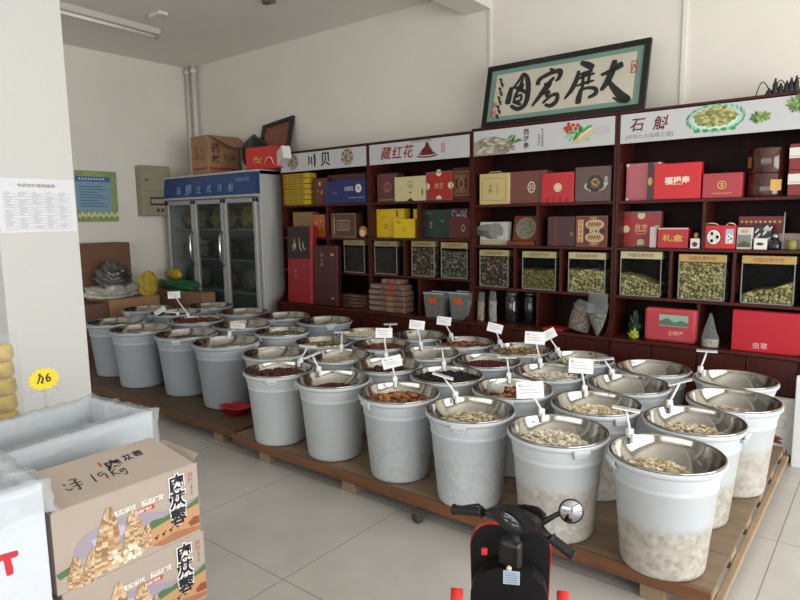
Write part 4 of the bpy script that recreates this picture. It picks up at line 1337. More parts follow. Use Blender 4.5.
tag(mb.build('red_folder', None, (q.x, 4.55, BASEZ + GAP)), 'flat red folder lying on the empty bottom shelf under the dial box', 'folder')
pouch('nut_bag', 'clear bag of tan nuts slumped on the bottom shelf under the ornate box', 577, 303, 335, 4.55, .085, nutty, .78, tilt=.25, lean=-.1)
pouch('seed_bag', 'clear knotted bag of pale seeds leaning on the bag of tan nuts', 597, 293, 338, 4.505, .068, seedy, .5, tip=True, flare=1.05)
pouch('rice_bag', 'pointed clear bag with white powder beside the very large crimson box', 709.5, 313, 345, 4.53, .055, grain_w, .22, flare=-1.2)
# flat packets in film
packm = M('#6f574b', .4, noise=.45, scale=45, bump=.4)
a, b = PY(369, 300, 4.55), PY(405, 300, 4.55)
w = b.x - a.x
NL = 6
hh = (PY(388, 279, 4.55).z - BASEZ) / NL - .001
for k in range(NL):
    ww = w if k < 4 else w * (.9 if k == 4 else .5)
    r = thing('herb_packet', ['bottom', 'second from the bottom', 'third from the bottom', 'fourth from the bottom', 'fifth from the bottom', 'topmost'][k] + ' brown herb packet of the film-wrapped stack on the bottom shelf', 'packet', ((a.x + b.x) / 2 + (.0 if k < 5 else .05), 4.62, BASEZ + GAP + k * (hh + .001)), 0, 'brown herb packets on the bottom shelf')
    mb = MB(); mb.box(-ww / 2, ww / 2, -.08, .08, 0, hh, packm, .014); mb.build('packet_body', r)
    mb = MB(); g = Fr((-ww / 2, -.08, 0)); mb.rect(g, ww * .55, ww * .7, .006, hh - .006, M('#a83a30' if k >= 3 else '#8a6a5a', .5), .0015); mb.rect(g, .02, ww * .3, hh * .3, hh * .7, M('#8a7a6c', .5), .0015); mb.build('label', r)
a, b = PY(340, 295, 4.6), PY(366, 295, 4.6)
w = b.x - a.x
for k in range(4):
    r = thing('herb_packet', ['bottom', 'second', 'third', 'topmost'][k] + ' dark packet of the low stack beside the maroon presentation box', 'packet', ((a.x + b.x) / 2 + .012, 4.66, BASEZ + GAP + k * .034), 0, 'dark packets beside the presentation boxes')
    mb = MB(); mb.box(-w / 2 + .02, w / 2, -.07, .07, 0, .033, M('#4a332d', .4, noise=.4, scale=45), .01); mb.build('packet_body', r)
    mb = MB(); mb.rect(Fr((0, -.07, 0)), -.02, .06, .008, .026, M('#6a4f48', .5), .0015); mb.build('label', r)
tubm = thin_clear('tub_plastic', '#9aa09c', .35, .15)
for (pa, pb2, lb) in ((423.5, 442.5, 'clear plastic tub with an orange label next to the brown packets'), (449, 468, 'clear plastic tub with an orange label at the shelf upright')):
    a, b = PY(pa, 305, 4.53), PY(pb2, 305, 4.53)
    w = b.x - a.x
    h = PY((pa + pb2) / 2, 293, 4.53).z - BASEZ
    r = thing('plastic_tub', lb, 'tub', ((a.x + b.x) / 2, 4.60, BASEZ + GAP), 0, 'clear tubs on the bottom shelf')
    mb = MB()
    lo_, hi_ = (w / 2 * .84, .058), (w / 2, .07)
    vs = [(sx * lo_[0], sy * lo_[1], 0) for sx, sy in ((-1, -1), (1, -1), (1, 1), (-1, 1))] + [(sx * hi_[0], sy * hi_[1], h) for sx, sy in ((-1, -1), (1, -1), (1, 1), (-1, 1))]
    mb.add(vs, [(3, 2, 1, 0), (0, 1, 5, 4), (1, 2, 6, 5), (2, 3, 7, 6), (3, 0, 4, 7)], tubm); mb.build('tub_body', r)
    mb = MB(); mb.box(-hi_[0] - .004, hi_[0] + .004, -hi_[1] - .004, -hi_[1] + .004, h - .008, h, M('#b9bfbc', .3)); mb.box(-hi_[0] - .004, hi_[0] + .004, hi_[1] - .004, hi_[1] + .004, h - .008, h, M('#b9bfbc', .3)); mb.build('rim', r)
    mb = MB(); mb.rect(Fr((0, -.067, h * .58), (1, 0, 0), (0, -.1, 1)), -w * .26, w * .22, 0, h * .24, M('#c05a38', .4), .003); mb.build('label', r)
    mb = MB()
    vs = [(x * .93, yy * .9, zz) for x, yy, zz in vs[:4]] + [(x * .9, yy * .9, h * .72) for x, yy, zz in vs[4:]]
    mb.add([(x, yy, zz + .004) for x, yy, zz in vs], [(3, 2, 1, 0), (0, 1, 5, 4), (1, 2, 6, 5), (2, 3, 7, 6), (3, 0, 4, 7), (4, 5, 6, 7)], speckle('fill_grey_seeds', ['#6f6a60', '#55504a', '#8a857a', '#443f3a'], 110)); mb.build('tub_filling', r)

# printed white boxes on the floor by the shelving end
wx0, wx1 = PY(768, 430, 4.40).x, PY(793.5, 430, 4.40).x
wz = PY(782, 400, 4.40).z
wb = thing('printed_carton', 'white carton with a reddish root picture on the floor by the shelves', 'box', (wx1 - .08, 4.40, 0))
mb = MB(); mb.box(-.16, .08, -.0, .07, 0, wz, M('#d6d4d0', .5), .004); mb.build('carton_body', wb)
g = Fr((-.16, 0, 0)); mb = MB()
mb.ring(g, .16, .24, .035, .039, M('#8a9a88', .5), k=.8)
for k in range(24):
    mb.stroke(g, [(random.uniform(.05, .19), random.uniform(.11, .17), .01), (random.uniform(.06, .2), random.uniform(.11, .17), .014)], M(random.choice(['#8a4a3a', '#a8685a', '#6a3028']), .5), .001 + k * .0001)
mb.rect(g, 0, .24, 0, .05, M('#4a2428', .5))
for k in range(16):
    mb.stroke(g, [(.01 + k * .014, .04, .008), (.015 + k * .014, .06 + .012 * (k % 3), .004)], M('#4a2428', .5), .0012)
mb.build('print', wb)
px_ = PY(793.5, 420, 4.34).x
mb = MB(); mb.box(0, .2, 0, .05, 0, PY(796, 376, 4.34).z, M('#dfe3e4', .4), .006)
tag(mb.build('white_carton', None, (px_, 4.335, 0)), 'plain white carton at the frame edge in front of the printed one', 'box')

# ------------------------------------------------------------------ pallets
deck_m = M('#7b6852', .55, noise=.22, scale=4, stretch=(.6, 5, 5))
deck_edge = M('#6d4830', .5, noise=.25, scale=4, stretch=(.6, 6, 6))
raw = M('#97826a', .7, noise=.15, scale=6)
dark_raw = M('#4f3d30', .7, noise=.2, scale=6)


def pallet(label, x0, x1, y0, y1, edge, side, deck):
    r = thing('wooden_pallet', label, 'pallet', ((x0 + x1) / 2, (y0 + y1) / 2, 0))
    hw, hd = (x1 - x0) / 2, (y1 - y0) / 2
    mb = MB()
    n = 6
    for k in range(n):
        a = -hd + k * 2 * hd / n
        mb.box(-hw, hw - .03, a + .002, a + 2 * hd / n - .002, .112, .13, deck)
    mb.build('deck', r)
    mb = MB(); mb.box(-hw, hw - .03, -hd - .022, -hd, .072, .131, edge, .003); mb.build('fascia', r)
    mb = MB(); mb.box(hw - .028, hw, -hd - .02, hd, .05, .082, side, .003); mb.build('side_rail', r)
    for y in np.linspace(-hd + .05, hd - .05, 6):
        mb = MB(); mb.box(hw - .11, hw - .03, y - .05, y + .05, .05, .112, side, .003); mb.build('rail_block', r)
    for x in (-hw + .35, 0, hw - .4):
        mb = MB(); mb.box(x - .04, x + .04, -hd + .01, hd - .01, .085, .112, dark_raw); mb.build('stringer', r)
    for y in (-hd + .14, hd - .2):  # dark boards added to keep light out from under the deck
        mb = MB(); mb.box(-hw + .02, hw - .12, y - .02, y + .02, 0, .0845, dark_raw); mb.build('light_baffle', r)
    for x in (-hw + .3, -hw * .3, hw * .35, hw - .25):
        for y in (-hd + .052, 0, hd - .1):
            mb = MB(); mb.box(x - .05, x + .05, y - .05, y + .05, 0, .0848, raw, .004); mb.build('foot', r)
    return r


pallet('long brown wooden pallet under the mixed herb buckets, nearest the camera', -3.395, -.425, 2.44, 4.30, deck_edge, raw, deck_m)
pallet('darker wooden pallet under the larger buckets before the cooler', -6.785, -3.415, 2.49, 4.39, M('#5b3d29', .55, noise=.25, scale=4), dark_raw, M('#55432f', .6, noise=.2, scale=4))
# caster trolley wheel parked under the near pallet
p = PZ(421, 521, 0.0)
cw = thing('caster', 'grey swivel caster lying under the front edge of the near pallet', 'caster', (p.x, 2.40, 0))
mb = MB(); Tc = Matrix.Translation((0, 0, .034)) @ Matrix.Rotation(radians(90), 4, 'Y') ; mb.lathe([(0, -.014), (.03, -.014), (.034, -.008), (.034, .008), (.03, .014), (0, .014)], M('#3a3733', .6), 24, T=Tc); mb.build('wheel', cw)
mb = MB(); mb.box(-.022, -.017, -.03, .03, .02, .06, M('#6f6a62', .4, .6)); mb.box(.017, .022, -.03, .03, .02, .06, M('#6f6a62', .4, .6)); mb.box(-.03, .03, -.035, .035, .06, .068, M('#6f6a62', .4, .6)); mb.build('fork', cw)
# red tray
p = PZ(238, 412, .131)
mb = MB()
oc = []
for (hx, hy_, z_) in ((.085, .055, 0), (.11, .075, .055), (.122, .087, .057), (.12, .085, .06), (.106, .071, .058), (.08, .05, .006)):
    for k in range(32):
        a_ = 2 * pi * k / 32
        ca, sa = cos(a_), sin(a_)
        oc.append((hx * math.copysign(abs(ca) ** .72, ca), hy_ * math.copysign(abs(sa) ** .72, sa), z_))
mb.add(oc, [(i * 32 + k, i * 32 + (k + 1) % 32, (i + 1) * 32 + (k + 1) % 32, (i + 1) * 32 + k) for i in range(5) for k in range(32)] + [tuple(range(32))[::-1], tuple(range(160, 192))], M('#b3222c', .35), True)
tag(mb.build('plastic_tray', None, (p.x + .015, p.y - .03, .1312), radians(8)), 'small red plastic tray on the dark pallet between buckets', 'tray')

# ------------------------------------------------------------------ buckets, basins, dried goods
BK = {'F1': (-0.670, 2.543), 'F2': (-1.136, 2.542), 'F3': (-1.619, 2.572), 'F4': (-2.100, 2.602), 'F5': (-2.606, 2.599), 'F6': (-3.071, 2.568),
      'S1': (-0.684, 3.042), 'S2': (-1.154, 3.041), 'S3': (-1.635, 3.042), 'S4': (-2.108, 3.082), 'S5': (-2.574, 3.064), 'S6': (-3.039, 3.092), 'S7': (-3.493, 2.886),
      'T1': (-0.605, 3.502), 'T2': (-1.143, 3.506), 'T3': (-1.629, 3.508), 'T4': (-2.101, 3.548), 'T5': (-2.571, 3.530), 'T6': (-3.036, 3.558), 'T7': (-3.490, 3.379),
      'R1': (-0.682, 3.961), 'R2': (-1.152, 3.972), 'R3': (-1.628, 3.974), 'R4': (-2.092, 4.014), 'R5': (-2.562, 3.996), 'R6': (-3.027, 4.024), 'R7': (-3.473, 3.857),
      'F7': (-4.136, 2.935), 'F8': (-4.724, 2.952), 'F9': (-5.303, 2.853), 'F10': (-5.890, 2.920), 'LA': (-4.209, 4.110), 'LB': (-4.780, 4.085), 'LC': (-4.103, 3.487),
      'LD': (-5.363, 4.037), 'LE': (-4.695, 3.516), 'LF': (-5.320, 3.442), 'LG': (-6.077, 4.11), 'LH': (-6.470, 3.578), 'LI': (-5.936, 3.60)}
BIG = {'F7', 'F8', 'F9', 'F10', 'LA', 'LB', 'LD', 'LE', 'LF', 'LG', 'LH', 'LI'}
BZ, BH = .1312, .459

plastic_w = M('#bbc1c4', .4, noise=.03, scale=3)
plastic_grey = M('#a3abb3', .42, noise=.03, scale=3)
steel = M('#a4a29c', .12, 1.0, noise=.08, scale=5)
steel.node_tree.nodes['Principled BSDF'].inputs['Anisotropic'].default_value = .3
milk = milky_plastic('milky_plastic_of_slices', '#bdc4c8', ('#c3baa9', '#8d8373'), .205)
milk_low = milky_plastic('milky_plastic_half_full', '#c0c6ca', ('#c6bfb2', '#9a9183'), .24)
milk_full = milky_plastic('milky_plastic_pale_bits', '#bcc3c8', ('#c4c9cb', '#b0b6ba'), .27)


def bucket_mesh(k, mat):
    mb = MB()
    P = [(0, .004), (.15, .004), (.16, 0), (.170, .006), (.174, .02), (.2065, .355), (.2105, .359), (.2115, .368), (.209, .374), (.2165, .426), (.2325, .438), (.2375, .445), (.2375, .458), (.234, .46), (.2265, .46), (.2262, .44), (.2095, .378), (.2035, .35), (.171, .02), (0, .018)]
    mb.lathe([(r * k, z) for r, z in P], mat, 48)
    return mb


def handle_mesh(k, s_, mat):
    mb = MB()
    mb.box(-.038, .038, .2 * k + .033 * k, .2475 * k, .428, .452, mat, .007)
    mb.box(-.03, .03, .2215 * k, .238 * k, .41, .43, mat, .006)
    if s_ < 0:
        mb.v = [(-a, -b, c) for a, b, c in mb.v]
    return mb


def bowl_r(z, k):
    """inner radius of the basin at height z below its rim (z <= 0)"""
    t = max(0.0, min(1.0, -z / .105))
    return (.221 - .05 * t ** 2.4 - .03 * t) * k


def basin_mesh(k):
    mb = MB()
    P = [(.2335, .002), (.2345, .006), (.231, .009), (.226, .009), (.2225, .005)]
    P += [(bowl_r(z, 1), z) for z in np.linspace(-.0, -.105, 9)] + [(.122, -.113), (.06, -.115), (0, -.1155)]
    P += [(.06, -.118), (.124, -.116)] + [(bowl_r(z, 1) + (.002 if z < -.02 else .001), z) for z in np.linspace(-.105, -.0, 6)] + [(.2335, .002)]
    mb.lathe([(r * k, z) for r, z in P], steel, 48)
    return mb


def piece(kind, m, P, sc_, mat):
    rx = Matrix.Rotation(random.uniform(0, 6.28), 4, 'Z') @ Matrix.Rotation(random.uniform(-.6, .6), 4, 'X') @ Matrix.Rotation(random.uniform(-.5, .5), 4, 'Y')
    if kind == 'flake':
        a, b, n = sc_ * random.uniform(.7, 1.25), sc_ * random.uniform(.4, .7), 7
        bend = random.uniform(-.3, .5) * sc_
        t = sc_ * .09
        up = [(a * cos(2 * pi * k / n), b * sin(2 * pi * k / n), bend * cos(2 * pi * k / n) ** 2 + t) for k in range(n)]
        dn = [(x, y, z - 2 * t) for x, y, z in up]
        fs = [tuple(range(n)), tuple(range(2 * n - 1, n - 1, -1))] + [(k, k + n, (k + 1) % n + n, (k + 1) % n) for k in range(n)]
        m.add([P + rx @ Vector(v) for v in up + dn], fs, mat)
    elif kind == 'stick':
        L_, r = sc_ * random.uniform(.8, 1.6), sc_ * .16
        rx = Matrix.Rotation(random.uniform(0, 6.28), 4, 'Z') @ Matrix.Rotation(random.uniform(-.35, .35), 4, 'Y')
        vs = []
        for x, q in ((-L_, .6), (0, 1), (L_, .5)):
            for k in range(5):
                vs.append(P + rx @ Vector((x, r * q * cos(k * 1.257), r * q * sin(k * 1.257) + .2 * abs(x) * random.uniform(0, .4))))
        fs = [(i * 5 + k, i * 5 + (k + 1) % 5, (i + 1) * 5 + (k + 1) % 5, (i + 1) * 5 + k) for i in range(2) for k in range(5)] + [(4, 3, 2, 1, 0), (10, 11, 12, 13, 14)]
        m.add(vs, fs, mat)
    else:
        a, b, c = sc_ * random.uniform(.8, 1.2), sc_ * random.uniform(.6, .9), sc_ * random.uniform(.5, .8)
        vs = [(a, 0, 0), (-a, 0, 0), (0, b, 0), (0, -b, 0), (0, 0, c), (0, 0, -c)]
        q = .62
        for sx in (1, -1):
            for sy in (1, -1):
                for sz in (1, -1):
                    vs.append((a * q * sx, b * q * sy, c * q * sz))
        idx = {(1, 1, 1): 6, (1, 1, -1): 7, (1, -1, 1): 8, (1, -1, -1): 9, (-1, 1, 1): 10, (-1, 1, -1): 11, (-1, -1, 1): 12, (-1, -1, -1): 13}
        fs = []
        for ax, ctr in (((1, 0, 0), 0), ((-1, 0, 0), 1), ((0, 1, 0), 2), ((0, -1, 0), 3), ((0, 0, 1), 4), ((0, 0, -1), 5)):
            cs_ = [v for kk, v in idx.items() if sum(p * q2 for p, q2 in zip(kk, ax)) == 1]
            nrm = Vector(ax)
            ref = Vector((nrm.y, nrm.z, nrm.x))
            ref2 = nrm.cross(ref)
            cs_.sort(key=lambda v: math.atan2(Vector(vs[v]).dot(ref2), Vector(vs[v]).dot(ref)))
            for k in range(4):
                fs.append((ctr, cs_[k], cs_[(k + 1) % 4]))
        m.add([P + rx @ Vector(v) for v in vs], fs, mat, True)


# per bucket: (kind of piece, size, colours, number, level below rim, dome, offset, radius share)
C = {
    'F1': ('flake', .0155, ['#d4c6a8', '#c0ad8a', '#e0d4ba', '#a8956f'], 330, -.085, .024, (-.045, -.02), .9),
    'S1': ('flake', .0155, ['#dccfb4', '#cab897', '#e5dbc3', '#b09d7c'], 260, -0.072, 0.018, (-0.01, 0), 0.95),
    'T1': ('flake', .016, ['#d2c2a2', '#bcab88', '#ded1b5'], 150, -0.082, 0.018, (-0.02, 0), 0.86),
    'F2': ('flake', .015, ['#e4dccb', '#d5cab2', '#ece5d6', '#bdb095'], 300, -0.07, 0.04, (-0.025, 0), 0.92),
    'S2': ('flake', .016, ['#e3d8be', '#d2c3a0', '#ebe3cf', '#b9a684'], 280, -0.066, 0.02, (-0.01, 0), 0.95),
    'F3': ('flake', .013, ['#ddd2b9', '#cbbd9c', '#e8dfca', '#978868', '#b8aa8c'], 330, -0.068, 0.014, (0, 0), 0.95),
    'S3': ('blob', .026, ['#7a3a22', '#5a2a1a', '#8f5230', '#44221a', '#a0693f'], 90, -0.055, 0.03, (0, 0), 0.94),
    'T3': ('flake', .013, ['#e6e1d6', '#d8d2c3', '#ebe7da', '#c0b8a6'], 330, -0.045, 0.02, (0, 0), 0.95),
    'R3': ('flake', .013, ['#c8c0ac', '#aea590', '#d9d2c2', '#877e6c'], 240, -0.045, 0.015, (0, 0), 0.95),
    'F4': ('flake', .018, ['#8f5028', '#6f3a1e', '#a86a3a', '#57301c', '#b5824e'], 300, -0.052, 0.022, (0, 0), 0.95),
    'S4': ('blob', .009, ['#16161a', '#202026', '#0f0f12'], 420, -0.026, 0.008, (0, 0), 0.97),
    'T4': ('blob', .011, ['#5c1620', '#45101a', '#6f222a', '#380c12'], 380, -0.045, 0.015, (0, 0), 0.96),
    'R4': ('flake', .013, ['#a88a5e', '#8c7048', '#bda478', '#5a4230'], 300, -0.032, 0.015, (0, 0), 0.96),
    'F5': ('blob', .011, ['#3a1816', '#4a201c', '#2a100f', '#5a2c26'], 260, -0.075, 0.02, (-0.01, 0), 0.93),
    'S5': ('flake', .012, ['#3c2620', '#2e1b18', '#50352c', '#22130f'], 300, -0.05, 0.015, (0, 0), 0.95),
    'T5': ('flake', .014, ['#7a5e46', '#5c4432', '#94785c', '#b09878'], 110, -0.07, 0.02, (0.05, -0.0), 0.72),
    'R5': ('flake', .014, ['#8a4630', '#6f3626', '#a05c40', '#5a2c20', '#b07a58'], 300, -0.032, 0.014, (0, 0), 0.96),
    'F6': ('blob', .011, ['#401c18', '#522620', '#31120f', '#60342a'], 340, -0.04, 0.015, (0, 0), 0.95),
    'S6': ('blob', .008, ['#b5a482', '#a08e6a', '#c6b896'], 420, -0.055, 0.015, (0.01, 0), 0.94),
    'T6': ('stick', .018, ['#7c4430', '#5e3022', '#955a40', '#46241a'], 260, -0.03, 0.015, (0, 0), 0.96),
    'T7': ('blob', .01, ['#7e7840', '#666030', '#949058', '#535028'], 400, -0.036, 0.014, (0.01, 0), 0.96),
    'R7': ('blob', .009, ['#d6cfb6', '#c4bca0', '#e2dcc8'], 420, -0.022, 0.01, (0, 0), 0.97),
    'LC': ('blob', .01, ['#7c7660', '#666048', '#948e76', '#534e3a'], 380, -0.032, 0.012, (0, 0), 0.96),
    'LF': ('blob', .016, ['#6a2018', '#501610', '#80301f', '#3c0f0b'], 220, -0.022, 0.01, (0, 0), 0.96),
    'LB': ('flake', .013, ['#8a826c', '#746c56', '#a09880'], 220, -0.075, 0.02, (0, 0), 0.93),
    'F8': ('flake', .014, ['#575346', '#444036', '#6c6858'], 240, -0.055, 0.015, (0, 0), 0.95),
    'F10': ('flake', .014, ['#4a4232', '#3a3428', '#5c5442'], 220, -0.05, 0.015, (0, 0), 0.95),
    'LE': ('flake', .013, ['#5a4c38', '#483c2c', '#6e6048'], 240, -0.07, 0.02, (0, 0), 0.93),
    'LI': ('stick', .016, ['#5a4a36', '#453828', '#6e5c44'], 200, -0.045, 0.02, (0, 0), 0.95),
}
# how each bucket is told apart (what its basin holds and where it stands)
NM = {
    'F1': 'tan root slices at the pallet\'s near corner', 'S1': 'tan root slices right behind the corner bucket', 'T1': 'few tan slices on the pallet\'s short side', 'R1': '',
    'F2': 'ivory slices in the front row', 'S2': 'cream slices in the second row', 'T2': '', 'R2': '',
    'F3': 'small pale chips in the front row', 'S3': 'brown fruit chunks with a plastic scoop', 'T3': 'white chips in the third row', 'R3': 'grey cream chips in the back row',
    'F4': 'orange brown peel', 'S4': 'black seeds', 'T4': 'wine red berries', 'R4': 'tan nut slices in the back row',
    'F5': 'few dark berries in a half empty bowl', 'S5': 'dark brown flower bits', 'T5': 'sparse brown scraps', 'R5': 'rust red chips',
    'F6': 'maroon berries at the pallet\'s far front corner', 'S6': 'beige fine seeds', 'T6': 'rust brown sticks', 'R6': '', 'T7': 'olive green buds', 'R7': 'cream beads', 'S7': '',
    'LC': 'grey green seeds', 'LF': 'red dates', 'LB': 'pale grey chips before the shelves', 'F8': 'dark grey chips in the front row', 'F10': 'dark brown chips beside the pillar', 'LE': 'brown chips in the middle of the dark pallet', 'LI': 'brown twigs',
}
EMPTY = {'R1': 'at the pallet corner beside the printed carton', 'T2': 'in the third row, behind the cream slices', 'R2': 'in the back row, second from the printed carton', 'R6': 'in the back row, behind the rust brown sticks',
         'S7': 'between the two pallets, beside the maroon berries', 'F7': 'behind the red plastic tray', 'F9': 'between dark grey and dark brown chips', 'LA': 'nearest the shelves on the dark pallet',
         'LD': 'directly before the cooler\'s last door', 'LG': 'before the cooler\'s middle door', 'LH': 'nearest the heaped cartons'}

BIG_H = .49 / .459                      # the large grey buckets are a little taller and their rims nearer
for key in list(BIG) + ['LC']:
    BK[key] = (BK[key][0] * .969, BK[key][1] * .969)
BIG_K = 1.066


def rim_z(key):
    return BZ + BH * (BIG_H if key in BIG or key == 'LC' else 1)


bucket_sets = {}


def place_bucket(key):
    x, y = BK[key]
    k = BIG_K if key in BIG else .945
    if key == 'LC':
        k = .946
    mat = {'F1': milk, 'S1': milk, 'T1': milk_low, 'F2': milk_low, 'S2': milk_low, 'F3': milk_full, 'F4': milk_full}.get(key, plastic_grey if key in BIG else plastic_w)
    what = NM.get(key) or None
    ident = ('under the basin of ' + what) if what else ('under the empty basin ' + EMPTY[key])
    rot = {'F1': -50, 'F6': 38, 'F7': -62, 'F9': -62, 'F8': -140, 'T7': 10}.get(key, (hash_i(key) * 37) % 180)
    st = (k, mat)
    lbl = f'{"grey" if key in BIG else "white"} bucket {ident}'
    if st not in bucket_sets:
        r = thing('plastic_bucket', lbl, 'bucket', (x, y, BZ), radians(rot), 'plastic buckets on the pallets')
        hs = BIG_H if key in BIG or key == 'LC' else 1
        bm_ = bucket_mesh(k, mat)
        bm_.v = [(a_, b_, c_ * hs) for a_, b_, c_ in bm_.v]
        bm_.build('bucket_body', r)
        for s_ in (1, -1):
            hm_ = handle_mesh(k, s_, plastic_w)
            hm_.v = [(a_, b_, c_ + BH * (hs - 1)) for a_, b_, c_ in hm_.v]
            hm_.build('handle', r)
        bucket_sets[st] = r
    else:
        r = dup(bucket_sets[st], (x, y, BZ), radians(rot))
        r['label'] = lbl
    zr = rim_z(key) + .001
    bl = ('steel basin of ' + what) if what else ('empty steel basin ' + EMPTY[key])
    if k not in basin_sets:
        b = basin_mesh(k).build('steel_basin', None, (x, y, zr))
        basin_sets[k] = b
    else:
        b = basin_sets[k].copy()
        COL.objects.link(b)
        b.location = (x, y, zr)
    tag(b, bl, 'basin', 'steel basins in the buckets')
    if key in C:
        kind, sz, cols, num, lev, dome, off, rs = C[key]
        R = bowl_r(lev, k) * rs
        mats = [M(c, .65) for c in cols]
        m = MB()
        vs, fs = [], []
        N, S = 6, 28
        hgt = lambda t: lev + dome * (1 - t * t)
        for i in range(N + 1):
            t = i / N
            for s_ in range(S):
                a = 2 * pi * s_ / S
                px, py = off[0] + R * t * cos(a), off[1] + R * t * sin(a)
                z = hgt(t) - .006 if i < N else max(-.11, hgt(1) - .03)
                rr = math.hypot(px, py)
                lim = bowl_r(z, k) - .004
                if rr > lim:
                    px, py = px * lim / rr, py * lim / rr
                vs.append((px, py, z))
        for i in range(N):
            for s_ in range(S):
                j = (s_ + 1) % S
                fs.append((i * S + s_, i * S + j, (i + 1) * S + j, (i + 1) * S + s_))
        m.add(vs, fs, mats[1], True)
        for q in range(int(num * 1.35)):
            t = math.sqrt(random.random()) * .99
            a = random.uniform(0, 2 * pi)
            px, py, z = off[0] + R * t * cos(a), off[1] + R * t * sin(a), hgt(t) + random.uniform(-.004, .006)
            rr = math.hypot(px, py)
            lim = bowl_r(min(0, z), k) - sz * .9
            if rr > lim:
                px, py = px * lim / rr, py * lim / rr
            piece(kind, m, Vector((px, py, z)), sz, random.choice(mats))
        nm = {'flake': 'dried_slices', 'blob': 'dried_berries', 'stick': 'dried_twigs'}[kind]
        o = m.build(nm, None, (x, y, zr))
        tag(o, (what if len(what.split()) > 3 else what + ' heaped in a steel basin'), 'dried herb', None, 'stuff')
    return r


def hash_i(s):
    return sum((i + 3) * ord(c) for i, c in enumerate(s))


basin_sets = {}
for key in BK:
    place_bucket(key)

# plastic scoop cup lying on the brown chunks
x, y = BK['S3']
mb = MB(); Ts = Matrix.Translation((-.11, -.06, -.0)) @ Matrix.Rotation(radians(70), 4, 'Y')
mb.lathe([(0, 0), (.028, 0), (.04, .07), (.042, .07), (.03, -.003), (0, -.003)], thin_clear('cup_plastic', '#c8cccc', .4, .1), 20, T=Ts)
tag(mb.build('plastic_cup', None, (x, y, BZ + BH)), 'clear plastic cup lying on the brown fruit chunks', 'cup')

# ------------------------------------------------------------------ price tags clipped to the rims
tagm = M('#e4e5e6', .45)
TAGS = [  # base pixel, card centre pixel, width, height, style, bucket
    ('F1', 634, 437, 626, 409, 'edge'), ('S1', 668, 405, 680, 382, 'edge'), ('R1', 710, 373, 707, 351, 'edge'), ('T2', 612, 374, 604, 359, 'edge'),
    ('F2', 540, 413, 530, 390, 'face'), ('S2', 585, 391, 581, 366, 'face'), ('F3', 457, 398, 443, 376, 'edge'), ('S3', 509, 378, 507, 357, 'edge'),
    ('F4', 396, 384, 392, 362, 'face'), ('S5', 386, 352, 384, 333, 'face'), ('T5', 421, 346, 417, 325, 'face'), ('R5', 449, 336, 444, 321, 'face'),
    ('R4', 502, 344, 495, 328, 'face'), ('R3', 559, 352, 548, 335, 'face'), ('T3', 540, 363, 535, 338, 'face'), ('S4', 444, 366, 442, 348, 'edge'),
    ('S6', 342, 347, 342, 332, 'edge'), ('F6', 300, 362, 308, 346, 'edge'), ('F5', 321, 372, 312, 355, 'edge'), ('R7', 388, 331, 391, 327, 'edge'),
    ('F7', 231, 333, 238, 326, 'tilt'), ('LF', 174, 311, 174, 295, 'face'), ('LI', 178, 315, 160, 311, 'tilt')]
